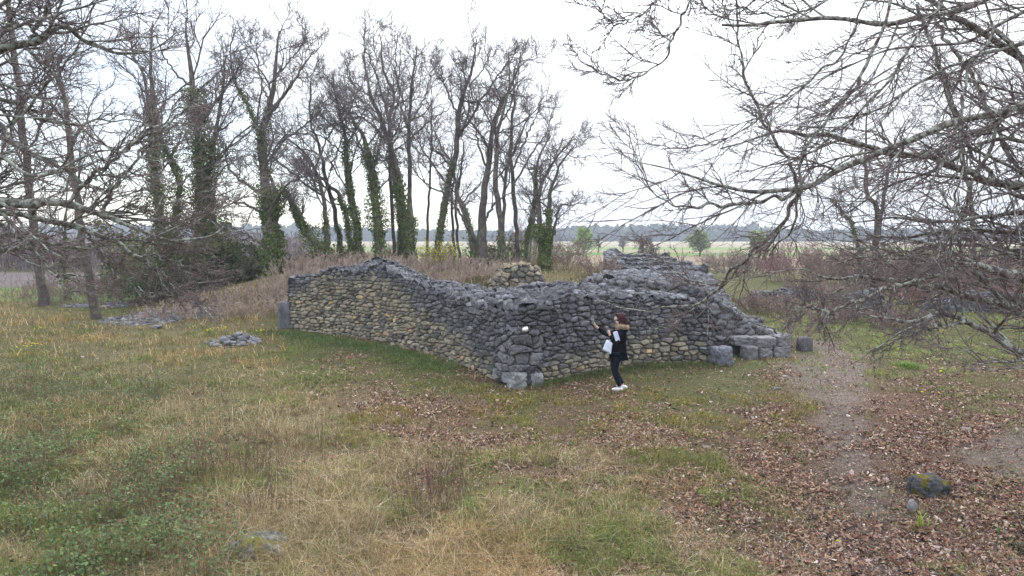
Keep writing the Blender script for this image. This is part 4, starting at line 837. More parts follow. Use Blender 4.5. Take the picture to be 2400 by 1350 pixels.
db = Soup(); leaves(db, np.stack([x, y, tz(x, y) + .012 + .03 * RS.rand(m)], -1), (.012 + .016 * RS.rand(m)) * np.clip(y / 10, 1, 2.2), cb, .45, up=1.5)
tag(db.build('leaf_debris', M_LITTER, None, False), 'fine crumbled leaf and twig debris over the clearing', 'debris', None, 'stuff')
tag(ls.build('dead_leaves', M_LITTER, None, False), 'brown oak leaf litter strewn over the ground', 'dead leaves', None, 'stuff')
# brambles and herbs on the left
x, y = ground_pts(120000, 5.2, 16.5); Z = zones(x, y); cl = fbm(x * 1.2, y * 1.2, 80); k = pick(np.clip((Z[:, 3] - .12) * (.2 + 1.5 * sm(cl, .42, .66)), 0, 1) * .65); x, y, cl = x[k], y[k], cl[k]
m = len(x); hh = (.05 + .38 * RS.rand(m) * (.4 + sm(cl, .4, .7)))
iv = Soup(); pos = np.stack([x, y, tz(x, y) + hh], -1)
for j in range(3):
    cb = cvar(m, (.12, .16, .07), .45, .15); s_ = RS.rand(m); cb[s_ < .2] = cvar((s_ < .2).sum(), (.17, .22, .10), .25); cb[s_ > .88] = cvar((s_ > .88).sum(), (.14, .085, .05), .3)
    leaves(iv, pos + RS.randn(m, 3) * .022, 0.022 + .03 * RS.rand(m), cb, .75, up=1.2)
blades(iv, x, y, hh, .004 * np.ones(m), .2 * np.ones(m), cvar(m, (.13, .10, .06)))
tag(iv.build('brambles', M_LEAF, None, False), 'low green brambles and herbs at the lower left', 'brambles', None, 'stuff')
# tall dry weed stalks
tk = Tubes()
def stalks(cx, cy, sx, sy, num, h0, h1, tip=.0022):
    x = cx + RS.randn(num) * sx; y = cy + RS.randn(num) * sy; P = np.zeros((num, 6, 3)); P[:, 0] = np.stack([x, y, tz(x, y)], -1)
    d = nrm(np.stack([RS.randn(num) * .1, RS.randn(num) * .1, np.ones(num)], -1)); hh = RS.uniform(h0, h1, num)
    for s in range(1, 6): d = nrm(d + .06 * RS.randn(num, 3)); P[:, s] = P[:, s - 1] + d * (hh / 5)[:, None]
    tk.tube(P, (np.linspace(1, .5, 6)[None] * tip).repeat(num, 0), 3)
    P1, R1 = grow(P, (np.linspace(1, .5, 6)[None] * tip).repeat(num, 0), 5, (.08, .2), 30, .1, (0, 0, .2), 3, tip * .5, .4, 1, .8); tk.tube(P1, R1, 3)
for (px, py, sx, sy, n_, a, b_) in [(1030, 1180, .22, .2, 80, .35, .8), (990, 1210, .2, .2, 60, .3, .6), (620, 1130, .25, .3, 80, .3, .7), (500, 1130, .3, .3, 90, .3, .75), (640, 1220, .15, .15, 50, .3, .6), (400, 930, .6, .6, 70, .3, .8), (200, 870, 1., .9, 80, .3, .8), (500, 1000, .6, .6, 70, .3, .7), (100, 1100, .6, .8, 60, .3, .8), (230, 1250, .5, .5, 60, .3, .7), (740, 1040, .5, .5, 50, .3, .6), (380, 780, 2, 1.5, 140, .3, .7), (620, 770, 1.2, 1, 80, .3, .6), (1680, 1130, .5, .4, 16, .3, .6), (60, 950, .4, .6, 50, .4, .9)]:
    q = G(px, py); stalks(q[0], q[1], sx, sy, n_, a, b_)
tag(tk.build('dry_stalks', m_plain('dry_stalk', (.15, .095, .075), .9, .1, .3, 5), None), 'tall dark dry weed stalks rising from the grass', 'dry weeds', None, 'stuff')
# fine dead twigs on the leaf floor
tk = Tubes(); x, y = ground_pts(5000, 5.6, 20); k = x > -1; x, y = x[k], y[k]; m = len(x)
a = RS.rand(m) * 2 * pi; ln = .06 + .22 * RS.rand(m) ** 2; s = np.linspace(-.5, .5, 4)[None, :, None]
P = np.stack([x, y, tz(x, y) + .018], -1)[:, None] + s * (np.stack([np.cos(a), np.sin(a), np.zeros(m)], -1) * ln[:, None])[:, None] + RS.randn(m, 4, 3) * .006
tk.tube(P, np.full((m, 4), .0022), 3); tag(tk.build('fallen_twigs', m_plain('fallen_twig', (.2, .16, .14), .9, .1, .4, 8), None), 'fine fallen twigs among the dead leaves', 'twigs', None, 'stuff')
# distinct plants
def tuft(name, px, py, num, h, wd, col, label, rad=.06, lean=.8, cat='plant', group=None, flowers=0, fcol=(.75, .55, .02), fs=.03):
    q = G(px, py); q[2] = float(tz(q[0], q[1])); root = empty(name, tuple(q), label, cat, group)
    sp = Soup(); x = q[0] + RS.randn(num) * rad; y = q[1] + RS.randn(num) * rad
    blades(sp, x, y, h * (.6 + .5 * RS.rand(num)), np.full(num, wd), np.full(num, lean), cvar(num, col, .2, .08)); sp.build('leaves', M_GRASS, root, False)
    if flowers:
        for j in range(flowers):
            ang = RS.rand() * 6.28; rr = rad * 1.5 * math.sqrt(RS.rand()); p = np.array([[q[0] + rr * cos(ang), q[1] + rr * sin(ang), q[2] + h * RS.uniform(.85, 1.3)]]); fl = Tubes()
            V, F = rockV((fs, fs, fs * .6), 2.2, 4, .3, j); fl.add(V + p, F, np.tile(fcol, (len(V), 1))); fl.tube([p[0], p[0] + (0, 0, -h * .7)], [.002, .002], 3, np.tile((.14, .18, .05), (1, 1)))
            fl.build('flower', M_LEAF, root, False)
tuft('daffodil_shoots', 2160, 1232, 11, .24, .014, (.27, .36, .05), 'bright yellow-green strap-leaved shoots in front of the mossy rock', .03, .55)
tuft('broadleaf_seedling', 2342, 1252, 4, .12, .035, (.14, .28, .06), 'upright bright green broad leaves near the right edge, left one of two', .012, .3, group='bright seedlings at the right edge')
tuft('broadleaf_seedling', 2378, 1246, 3, .1, .03, (.14, .26, .07), 'upright green broad leaves near the right edge, right one of two', .012, .3, group='bright seedlings at the right edge')
tuft('dark_weed', 2385, 1290, 60, .12, .02, (.045, .07, .03), 'dark green leafy weed at the lower right edge', .1, .9)
tuft('grass_tuft', 1104, 1188, 260, .14, .006, (.08, .16, .035), 'dense green grass tuft right of the tall dark stalks', .07)
tuft('grass_tuft', 1655, 1160, 90, .1, .006, (.2, .3, .05), 'small bright green tuft in the leaves at lower middle right', .05)
tuft('grass_tuft', 2125, 862, 260, .2, .011, (.15, .24, .05), 'bright green tussock in the leaves right of the path', .14)
tuft('green_weed', 2090, 1045, 50, .05, .02, (.09, .16, .05), 'flat dark green weed above the white stone', .06, 1.3)
tuft('dandelion', 1955, 1275, 40, .05, .018, (.2, .24, .13), 'grey-green weed with one yellow flower on the path', .05, 1.2, 'flower', None, 1)
tuft('dandelion', 2205, 878, 30, .05, .015, (.12, .18, .05), 'single yellow flower in the grass at the right', .05, 1.2, 'flower', None, 1, fs=.06)
tuft('dandelion', 2168, 924, 20, .04, .015, (.12, .18, .05), 'tiny yellow flower, left one in the leaves below the green tussock', .04, 1.2, 'flower', None, 1, fs=.05)
tuft('dandelion', 2206, 924, 20, .04, .015, (.12, .18, .05), 'tiny yellow flower, right one in the leaves below the green tussock', .04, 1.2, 'flower', None, 1, fs=.05)
for k, (px, py, lab) in enumerate([(490, 790, 'yellow flower clump just left of the small stone heap'), (522, 786, 'yellow flower clump behind the small stone heap'), (604, 790, 'yellow flower clump right of the small stone heap'), (95, 785, 'yellow flower clump in golden grass below the left trunks'), (58, 828, 'yellow flower clump lowest at the far left'), (90, 824, 'yellow flower clump second from the far left, low row'), (682, 640, 'yellow flowers on the bank right of the ivy stump')]):
    tuft('yellow_flowers', px, py, 60, .22, .01, (.14, .18, .05), lab, .14, .4, 'flowers', 'clumps of yellow flowers in the grass', 6, (.6, .58, .03), .045)

# ------------------------------------------------------------------ the two near trees reaching into the picture
def near_tree(name, label, trunk, limbs, mat, side, dens, seedlen):
    root = empty(name, (trunk[0][0], trunk[0][1], 0), label, 'tree', 'lichened trees reaching in from both sides')
    zlo = 2.05 if side > 0 else 2.5
    def keep(A, B): k = (A[..., 2].min(1) > zlo) & ~((side > 0) & (A[..., 0] > .9) & (A[..., 0] < 1.8) & (A[..., 1] > 7.2) & (A[..., 2] < 2.5)).any(1); return A[k], B[k]
    tk = Tubes(); br = Tubes(); P = resample([q[:3] for q in trunk], 20, .03); R = np.interp(np.linspace(0, 1, 20), np.linspace(0, 1, len(trunk)), [q[3] for q in trunk]); tk.tube(P, R, 16)
    tk.build('trunk', mat, root)
    LP = []; LR = []
    for li in limbs:
        pts = [P3(a, b, Y) for (a, b, wd, Y) in li]; rr = [wd * .5 / FPX * Y for (a, b, wd, Y) in li]
        if pts[0][0] * side > 3.2 and li[0][0] * side > (2350 if side > 0 else -50):       # joins the trunk outside the picture
            i = int(np.argmin(np.abs(P[:, 2] - (pts[0][2] * .6 + .9)))); a = P[i]; mid = (a + pts[0]) / 2 + np.array([0, 0, .15]); pts = [a, mid] + pts; rr = [max(.06, rr[0] * 1.5), rr[0] * 1.2] + rr
        pts = np.array(pts); n_ = 26; Q = resample(pts, n_, .012); d = np.concatenate([[0], np.cumsum(np.linalg.norm(np.diff(pts, axis=0), axis=1))]); LR.append(np.interp(np.linspace(0, d[-1], n_), d, rr)); LP.append(Q)
    LP = np.stack(LP); LR = np.stack(LR); lump = 1 + .35 * (vn3(LP * 14, 5) - .5) * 2
    # finer rings along the limbs so that the bark looks knobbly
    LPf = np.stack([resample(q, 90) for q in LP]); LRf = np.stack([np.interp(np.linspace(0, 1, 90), np.linspace(0, 1, 26), r) for r in LR]); LRf *= 1 + .45 * (vn3(LPf * 22, 5) - .5) + .3 * (vn3(LPf * 60, 6) - .5)
    br.tube(LPf, LRf, 8)
    kd = (0, 0, .02)
    tw = Tubes()
    P1, R1 = grow(LP, LR, int(14 * dens), (.14, .42), 40, .085, (-side * .035, 0, .004), 12, .0020, .1, .98, .4, .25, seedlen, .02); P1, R1 = keep(P1, R1)
    P2, R2 = grow(P1, R1, 9, (.25, .7), 38, .09, (-side * .025, 0, .0), 8, .0015, .08, 1, .55, .08, .9, .015); P2, R2 = keep(P2, R2)
    P3_, R3 = grow(P2, R2, 4, (.3, .65), 40, .1, kd, 5, .0012, .1, 1, .6, .04, .4); P3_, R3 = keep(P3_, R3)
    P1f = P1; R1f = R1 * (1 + .4 * (vn3(P1 * 40, 3) - .5)); br.tube(P1f, R1f, 5)
    tw.tube(P2, R2, 4); tw.tube(P3_, R3, 3)
    # buds
    tipP = P3_[:, -1]; k = RS.rand(len(tipP)) < .5; leaves(tw, tipP[k], .009, np.zeros((k.sum(), 3)), .6)
    br.build('limbs', mat, root); tw.Cc = []; tw.build('twigs', M_TWIG, root)
    return root
RL = [
 [(2470,-40,16,6.8),(2318,-2,14,6.8),(2229,22,12,6.7),(2073,53,12,6.6),(1918,42,11,6.4),(1807,53,9,6.3),(1696,53,5,6.2)],
 [(2480,200,18,7.4),(2400,142,16,7.4),(2273,58,14,7.2),(2184,9,11,7.0),(2080,-50,8,6.8)],
 [(2480,235,18,6.6),(2400,249,17,6.6),(2318,267,16,6.5),(2229,284,16,6.4),(2140,329,15,6.3),(2051,360,14,6.3),(1984,387,14,6.2),(1918,431,13,6.2),(1870,445,12,6.2),(1784,451,9,6.1),(1740,444,9,6),(1673,427,8,6),(1624,413,6,5.9),(1580,398,4,5.8),(1491,380,2.5,5.7)],
 [(2480,455,24,7.2),(2400,440,22,7.2),(2296,422,19,7.1),(2264,400,17,7),(2207,378,15,7),(2118,360,14,6.9),(2051,347,13,6.8),(1962,318,12,6.7),(1887,313,9,6.6),(1824,307,7,6.5),(1760,325,4,6.4),(1690,350,3,6.3)],
 [(1878,444,10,6.2),(1784,471,7,6.2),(1700,480,7,6.1),(1640,487,6,6),(1590,485,4,5.9),(1531,449,3,5.9),(1495,382,2.5,5.8),(1469,284,2,5.8)],
 [(1869,446,9,6.2),(1850,380,7,6.2),(1811,320,7,6.3),(1749,191,6,6.4),(1736,111,5,6.5),(1724,-10,4,6.6)],
 [(1878,444,10,6.2),(1855,480,9,6.4),(1838,520,9,6.7),(1793,560,9,7),(1760,592,8,7.2),(1727,619,8,7.4),(1687,669,7,7.7),(1641,709,6,8),(1560,722,3.5,8.3),(1500,727,2.6,8.5),(1405,705,1.6,8.8)],
 [(1687,669,5,7.7),(1610,655,4,7.8),(1560,620,3,7.9),(1510,560,2.2,8)],
 [(1641,709,5,8),(1580,760,3,8.2),(1520,770,2,8.4)],
 [(1650,-60,6,5.6),(1615,0,5,5.6),(1589,58,5,5.6),(1558,129,4.5,5.6),(1518,164,4,5.6),(1473,180,3.5,5.6),(1424,178,3,5.6),(1375,155,2.5,5.6),(1349,120,2,5.6)],
 [(1570,-50,4,5.9),(1540,0,3.5,5.9),(1504,35,3.5,5.9),(1464,55,3,5.9),(1424,49,2.5,5.9),(1407,18,2,5.9),(1391,-5,2,5.9)],
 [(2090,-20,7,6.4),(2069,58,7,6.4),(2033,147,8,6.4),(2007,200,9,6.3),(1962,249,7,6.3),(1895,338,6,6.2),(1873,420,7,6.2),(1860,520,6,6.4),(1800,600,4,6.8)],
 [(2030,-20,6,5.9),(2015,27,5,5.9),(1998,89,5,5.9),(1940,155,5,5.9),(1807,249,4,5.9),(1740,307,4,5.8),(1624,347,3,5.8),(1553,351,2,5.8)],
 [(2330,60,6,6),(2318,98,6,6),(2264,178,6,6),(2255,267,5,6),(2250,400,5,6),(2240,520,4,6),(2225,640,3,6.1),(2180,700,2,6.2)],
 [(2150,10,7,7.8),(2171,75,7,7.8),(2224,213,8,7.8),(2273,347,8,7.7),(2340,422,9,7.6),(2480,520,12,7.6)],
 [(2190,20,7,8.2),(2207,75,7,8.2),(2296,213,9,8.1),(2362,355,9,8),(2420,440,10,8)],
 [(2470,330,8,6.2),(2400,160,7,6.2),(2330,60,6,6.1),(2300,-20,5,6)],
 [(2470,780,22,7.4),(2400,737,19,7.3),(2367,719,18,7.3),(2316,704,17,7.3),(2257,693,15,7.2),(2228,678,14,7.2),(2186,669,13,7.2),(2115,666,11,7.1),(2070,654,10,7),(2026,647,8,7),(1952,651,5,6.9),(1880,632,3,6.8),(1780,640,2,6.8)],
 [(2480,645,24,6.8),(2400,642,22,6.8),(2322,633,20,6.8),(2278,624,16,6.8),(2242,621,12,6.8),(2204,610,10,6.8),(2130,607,6,6.7),(2060,600,4,6.6),(1960,612,2.5,6.6)],
 [(2263,627,12,6.8),(2210,640,11,6.7),(2159,654,10,6.6),(2100,672,9,6.5),(2056,684,8,6.4),(2011,707,8,6.4),(1958,728,8,6.3),(1934,749,9,6.3),(1916,777,6,6.3)],
 [(1950,735,8,6.3),(1910,722,6,6.3),(1880,712,5,6.3),(1858,735,3,6.3)],
 [(2480,880,22,6.8),(2400,823,18,6.7),(2367,814,17,6.7),(2337,796,17,6.7),(2316,776,16,6.6),(2278,758,15,6.6),(2248,743,14,6.5),(2204,739,12,6.5),(2159,752,10,6.4),(2109,752,9,6.4),(2070,746,6,6.3),(2010,735,3,6.2)],
 [(2260,752,9,6.5),(2233,758,8,6.5),(2162,773,6,6.4),(2115,787,5,6.4),(2080,812,2,6.3)],
 [(2480,870,4,6),(2400,862,3.5,6),(2352,853,3,6),(2307,834,3,6),(2257,810,2.5,6)],
 [(2480,560,14,8),(2400,548,12,8),(2300,540,11,7.9),(2200,545,9,7.8),(2100,556,6,7.7),(2000,560,3,7.6)],
 [(2480,600,12,8.4),(2380,585,10,8.4),(2260,572,8,8.3),(2120,590,6,8.2),(2000,620,3,8)],
 [(2480,500,14,7.6),(2350,500,10,7.6),(2230,520,8,7.5),(2100,510,6,7.4),(1990,525,3,7.3)],
 [(2480,350,12,7),(2330,330,9,7),(2180,400,7,7),(2060,450,5,7),(1960,520,3,7)],
 [(2480,90,12,7.2),(2300,130,8,7.2),(2150,200,6,7.1),(2050,260,5,7),(1900,290,3,7)],
 [(2400,250,9,6.6),(2330,330,8,6.6),(2270,450,7,6.7),(2240,560,5,6.8),(2150,640,3,6.9)],
 [(2250,-40,8,5.8),(2170,60,7,5.8),(2080,190,6,5.8),(1980,290,5,5.9),(1880,330,3,6)],
 [(2480,20,10,6),(2380,40,9,6),(2250,100,7,6.1),(2120,110,5,6.1),(2000,150,4,6.2),(1900,210,3,6.2)],
 [(1990,-40,6,6.6),(1900,20,5,6.6),(1820,40,4,6.5),(1740,20,3,6.4),(1640,30,2,6.3)],
 [(2480,680,9,8),(2380,655,8,8),(2280,665,7,7.9),(2180,700,5,7.8),(2050,720,3,7.7)],
]
near_tree('near_tree', 'large bare lichened tree whose limbs fill the right side of the picture', [(7.6, 8.6, -.2, .34), (7.5, 8.5, 1.2, .28), (7.3, 8.3, 2.6, .24), (7.3, 8.2, 4.2, .2), (7.0, 8.2, 6.5, .14), (6.6, 8.0, 9, .06)], RL, M_BARK_R, 1, .95, 1.5)
LL = [
 [(-70,472,24,5.6),(0,472,22,5.6),(100,477,20,5.6),(183,483,17,5.6),(233,503,14,5.6),(300,530,11,5.6),(350,548,8,5.7),(450,563,6,5.7),(500,545,4,5.8),(533,523,3,5.8)],
 [(-70,490,18,5.9),(0,497,16,5.9),(43,507,15,5.9),(117,523,13,5.9),(200,540,12,5.9),(250,557,10,5.9),(287,580,9,6),(320,597,8,6),(350,617,7,6),(367,640,6,6.1),(400,670,5,6.1),(433,670,4,6.1),(483,660,3,6.2),(545,648,2,6.2)],
 [(-60,510,13,6.2),(0,523,12,6.2),(27,547,11,6.2),(83,563,10,6.2),(150,573,8,6.2),(217,583,5,6.2),(290,620,3,6.2)],
 [(-60,590,10,5.8),(0,587,9,5.8),(37,583,9,5.8),(67,567,10,5.8),(87,583,7,5.8),(110,627,5,5.8),(153,660,4,5.8),(157,680,3.5,5.8),(180,690,2.5,5.8)],
 [(-70,150,22,6.2),(0,122,19,6.2),(75,98,16,6.2),(140,62,13,6.2),(200,100,10,6.2),(230,115,9,6.2),(278,126,7,6.2),(340,120,4,6.2),(420,80,2.5,6.2)],
 [(-60,270,15,6),(0,292,13,6),(37,340,12,6),(93,367,10,6),(122,381,10,6),(167,407,8,6),(193,430,6,6),(260,455,4,6)],
 [(155,474,11,5.6),(207,426,9,5.6),(259,381,8,5.6),(315,333,7,5.6),(370,296,5,5.6),(426,252,3,5.6),(500,215,2,5.6)],
 [(240,503,9,5.6),(270,430,8,5.6),(296,400,7,5.7),(333,355,6,5.7),(390,296,5,5.8),(450,240,3,5.8)],
 [(-60,210,12,6.6),(0,230,11,6.6),(55,252,10,6.6),(81,274,9,6.6),(160,290,6,6.6),(260,280,4,6.6),(360,300,2.5,6.6)],
 [(-60,90,8,6),(0,70,8,6),(100,45,7,6),(180,20,5,6),(260,0,4,6)],
 [(-60,30,12,5.4),(0,15,10,5.4),(60,-10,8,5.4)],
 [(75,98,8,6.2),(90,60,8,6.2),(110,20,7,6.2),(130,-30,6,6.2)],
 [(-60,380,10,5.4),(0,372,9,5.4),(70,410,7,5.4),(140,400,6,5.4),(230,350,4,5.5),(300,340,2.5,5.5)],
 [(287,580,6,6),(330,572,5,6),(400,530,4,6.1),(460,520,3,6.1),(530,480,2,6.2)],
 [(183,483,8,5.6),(260,500,7,5.7),(340,495,5,5.7),(420,470,3.5,5.8),(520,440,2,5.9)],
 [(320,597,5,6),(380,600,4.5,6),(430,622,4,6.1),(500,640,3,6.2)],
 [(350,617,5,6),(390,650,4.5,6),(420,690,3.5,6),(480,715,2,6)],
 [(200,540,6,5.9),(250,620,4,5.9),(300,660,3,5.9),(360,690,2,5.9)],
 [(0,300,7,6.4),(80,230,6,6.4),(150,160,5,6.4),(200,60,4,6.4),(230,0,3,6.4)],
 [(-50,560,8,6.8),(40,600,6,6.8),(120,640,5,6.8),(220,650,3,6.8)],
]
near_tree('near_tree', 'large bare lichened tree whose limbs reach in from the left edge', [(-6.6, 6.6, -.2, .32), (-6.5, 6.6, 1.2, .27), (-6.3, 6.5, 2.6, .24), (-6.2, 6.5, 4.2, .2), (-6.0, 6.4, 6.5, .14), (-5.6, 6.3, 9, .06)], LL, M_BARK_L, -1, 1.05, 1.8)

# ------------------------------------------------------------------ the woman by the wall
PX0, PY0 = G(1450, 913)[:2]
M_SKIN = m_plain('skin', (.55, .37, .30), .55, .4, .06, 30); M_HAIR = m_plain('hair_dark_red', (.04, .012, .014), .75, .2, .4, 60)
M_COAT = m_plain('coat_black', (.006, .0065, .010), .95, .04, .3, 40); M_JEANS = m_plain('trousers_navy', (.009, .011, .02), .9, .05, .3, 40)
M_SHOE = m_plain('shoe_white', (.74, .74, .78), .6, .3, .06, 20); M_FUR = m_plain('fur_tan', (.5, .385, .265), .95, .05, .45, 60)
M_DARK = m_plain('dark_plastic', (.02, .02, .025), .35, .5, .2, 20); M_PAPER = m_plain('paper_white', (.62, .68, .86), .6, .3, .05, 10); M_BAG = m_plain('bag_white', (.6, .65, .76), .7, .3, .07, 8)
person = empty('person', (PX0, PY0, float(tz(PX0, PY0))), 'woman in a black fur-hooded coat holding out a phone towards the stone wall', 'person')
def skin(name, verts, edges, mat, parent, sub=2, root=0, smooth=True):
    me = bpy.data.meshes.new(name); me.from_pydata([v[:3] for v in verts], edges, []); me.update()
    o = bpy.data.objects.new(name, me); C.objects.link(o); o.parent = parent
    m = o.modifiers.new('skin', 'SKIN'); m.use_smooth_shade = True
    for i, v in enumerate(verts):
        sv = me.skin_vertices[0].data[i]; sv.radius = (v[3], v[4] if len(v) > 4 else v[3]); sv.use_root = i == root
    s = o.modifiers.new('sub', 'SUBSURF'); s.levels = sub; s.render_levels = sub
    me.materials.append(mat); return o
def chain(verts, edges, start, pts):
    p = start
    for q in pts: verts.append(q); edges.append((p, len(verts) - 1)); p = len(verts) - 1
    return p
# body: x<0 is forward (towards the phone), y<0 towards the camera
bv = [(-.01, .02, .88, .085, .08)]; be = []
ch = chain(bv, be, 0, [(-.02, .02, 1.02, .11, .10), (.0, .02, 1.2, .115, .12), (.02, .02, 1.34, .06, .07), (.005, .02, 1.42, .045, .045), (-.01, .02, 1.49, .065, .065), (-.015, .02, 1.58, .085, .08), (-.005, .02, 1.645, .055, .055)])
i = 5; bv.append((-.075, .02, 1.485, .03, .035)); be.append((5, len(bv) - 1))            # jaw
bv.append((-.115, .02, 1.545, .012, .012)); be.append((6, len(bv) - 1))                     # nose
# right (far) leg stepping back, left (near) leg
chain(bv, be, 0, [(-.04, .10, .78, .07), (-.10, .12, .48, .05), (.01, .14, .26, .045), (.12, .15, .09, .035), (.05, .15, .035, .03)])
chain(bv, be, 0, [(-.04, -.06, .78, .07), (-.105, -.09, .47, .052), (-.04, -.09, .26, .052), (.02, -.08, .09, .036), (-.06, -.09, .035, .03)])
# right arm stretched out with the phone
wr = chain(bv, be, 2, [(-.02, .17, 1.30, .05), (-.22, .22, 1.17, .04), (-.42, .17, 1.32, .026), (-.475, .16, 1.365, .026, .034)])
def fingers(palm, base, dirs):
    for (off, pts) in dirs:
        chain(bv, be, palm, [tuple(np.array(base) + np.array(off)) + (.0095,)] + [tuple(np.array(base) + np.array(off) + np.array(p)) + (r,) for p, r in zip(pts, (.0085, .0075, .0065))])
hb = (-.5, .16, 1.39)
fingers(wr, hb, [((.0, -.028, .012), [(-.022, -.004, .026), (-.018, .012, .045), (-.004, .022, .052)]), ((-.006, -.01, .016), [(-.022, -.004, .03), (-.02, .012, .05), (-.006, .024, .058)]),
                 ((-.01, .01, .014), [(-.02, -.002, .028), (-.02, .012, .046), (-.008, .022, .054)]), ((-.01, .028, .008), [(-.016, .0, .022), (-.016, .01, .036), (-.008, .016, .042)]),
                 ((.02, -.034, -.016), [(-.01, -.012, .02), (-.022, -.006, .04), (-.03, .004, .055)])])
# left arm bent, hand in front of the chest
wl = chain(bv, be, 2, [(.02, -.15, 1.29, .05), (-.13, -.2, 1.06, .042), (-.22, -.19, 1.21, .027), (-.235, -.18, 1.262, .026, .034)])
hb = (-.245, -.18, 1.29)
fingers(wl, hb, [((-.01, -.02, .01), [(-.02, .012, .018), (-.03, .03, .016), (-.026, .044, .006)]), ((-.006, -.012, .018), [(-.02, .014, .024), (-.03, .034, .022), (-.024, .048, .012)]),
                 ((.004, -.008, .022), [(-.016, .016, .024), (-.024, .036, .024), (-.018, .05, .014)]), ((.014, -.004, .02), [(-.01, .016, .018), (-.016, .032, .02), (-.012, .044, .012)]),
                 ((-.012, -.012, -.014), [(-.02, .008, .006), (-.034, .018, .01), (-.044, .028, .012)])])
skin('body', bv, be, M_SKIN, person, 2)
# trousers and coat
tv = [(-.02, .02, .84, .15, .13)]; te = []
chain(tv, te, 0, [(-.055, .11, .76, .098), (-.11, .12, .47, .07), (.01, .14, .26, .066), (.112, .15, .10, .055)])
chain(tv, te, 0, [(-.055, -.075, .76, .105), (-.115, -.09, .46, .076), (-.04, -.09, .25, .066), (.015, -.08, .10, .052)])
skin('trousers', tv, te, M_JEANS, person, 2)
cv = [(.0, .02, .86, .185, .17)]; ce = []
cb_ = chain(cv, ce, 0, [(.0, .02, .72, .195, .18), (-.0, .02, .685, .18, .165)])
ct = chain(cv, ce, 0, [(.005, .02, 1.04, .165, .15), (.02, .02, 1.2, .165, .17), (.03, .02, 1.32, .11, .13), (.02, .02, 1.385, .07, .07)])
chain(cv, ce, 4, [(-.0, .17, 1.285, .08), (-.2, .22, 1.17, .066), (-.38, .18, 1.29, .05), (-.452, .168, 1.345, .043)])
chain(cv, ce, 4, [(.03, -.15, 1.275, .082), (-.11, -.205, 1.06, .072), (-.195, -.195, 1.185, .052), (-.226, -.185, 1.238, .043)])
skin('coat', cv, ce, M_COAT, person, 2)
# shoes
def shoe(x, y, z, yaw, pitch, nm):
    sp = Soup(); V, F = rockV((.25, .086, .085), 3.2, 9, .02, 3); V[:, 2] *= np.where(V[:, 0] < -.02, np.interp(V[:, 0], [-.14, -.02], [.55, 1]), 1); V[:, 1] *= np.interp(V[:, 0], [-.14, 0, .14], [.85, 1, .8])
    V[:, 2] -= V[:, 2].min()
    cp, s_ = cos(pitch), sin(pitch); V = np.stack([V[:, 0] * cp - V[:, 2] * s_, V[:, 1], V[:, 0] * s_ + V[:, 2] * cp], -1); V[:, 2] -= V[:, 2].min()
    c, s2 = cos(yaw), sin(yaw); V = np.stack([V[:, 0] * c - V[:, 1] * s2, V[:, 0] * s2 + V[:, 1] * c, V[:, 2]], -1)
    o = mesh('shoe', V + (x, y, z), F, M_SHOE, person)
    sp = Soup(); V2 = V.copy(); k = V2[:, 2] < .022
    so_ = V * np.array([1.03, 1.06, 1]); so_[:, 2] = np.minimum(so_[:, 2], .02); mesh('sole', so_ + (x, y, z - .004), F, m_plain('sole', (.6, .6, .62), .7, .2, .1, 10), o)
    lc = Tubes()
    for k in range(4):
        xx = -.045 + k * .022; lc.tube([(xx, -.035, .07 + k * .009), (xx, 0, .088 + k * .009), (xx, .035, .07 + k * .009)], [.004] * 3, 4)
    Vl = np.concatenate(lc.V); Vl = np.stack([Vl[:, 0] * c - Vl[:, 1] * s2, Vl[:, 0] * s2 + Vl[:, 1] * c, Vl[:, 2]], -1); mesh('laces', Vl + (x, y, z), [np.concatenate(f) for f in lc.F.values()], M_DARK, o)
shoe(-.04, -.085, .0, .08, 0, 'l'); shoe(.085, .15, .0, -.35, -.12, 'r')
# hair: long, covering the back of the head and the nape
def blob(name, parts, mat, n=14, noise=.06, fr=2.2, seed=1):
    sp = Soup()
    for j, (c, d, p, tl) in enumerate(parts):
        V, F = rockV(d, p, n, noise, seed + j, 0, 0, fr); ct_, st_ = cos(tl), sin(tl)
        V = np.stack([V[:, 0] * ct_ + V[:, 2] * st_, V[:, 1], -V[:, 0] * st_ + V[:, 2] * ct_], -1); sp.add(V + c, F)
    Vv = np.concatenate(sp.V); return mesh(name, Vv, [np.concatenate(f) for f in sp.F.values()], mat, person)
blob('hair', [((.025, .02, 1.585), (.215, .2, .22), 2.2, 0), ((.065, .02, 1.48), (.16, .2, .24), 2.4, -.25), ((.04, -.06, 1.46), (.12, .06, .22), 2.3, -.12), ((-.045, .02, 1.655), (.1, .15, .06), 2.2, .3)], M_HAIR, noise=.05, fr=3)
# strands over the hair
st = Tubes(); m = 420; a = RS.uniform(-2.4, 2.4, m); P = np.zeros((m, 8, 3)); 
for k, s in enumerate(np.linspace(0, 1, 8)):
    r = .11 * np.sin(np.minimum(s * 2.2, pi / 2)) + .004 * RS.randn(m); z = 1.695 - .30 * s ** 1.25 - .0
    P[:, k] = np.stack([.03 + .035 * s + r * np.cos(a) * .95, .02 + r * np.sin(a) * .93, np.full(m, z) + .006 * RS.randn(m)], -1)
P = P[P[:, -1, 0] > -.035]; st.tube(P, np.full(P.shape[:2], .0035), 3); mesh('hair_strands', np.concatenate(st.V), [np.concatenate(f) for f in st.F.values()], M_HAIR, person)
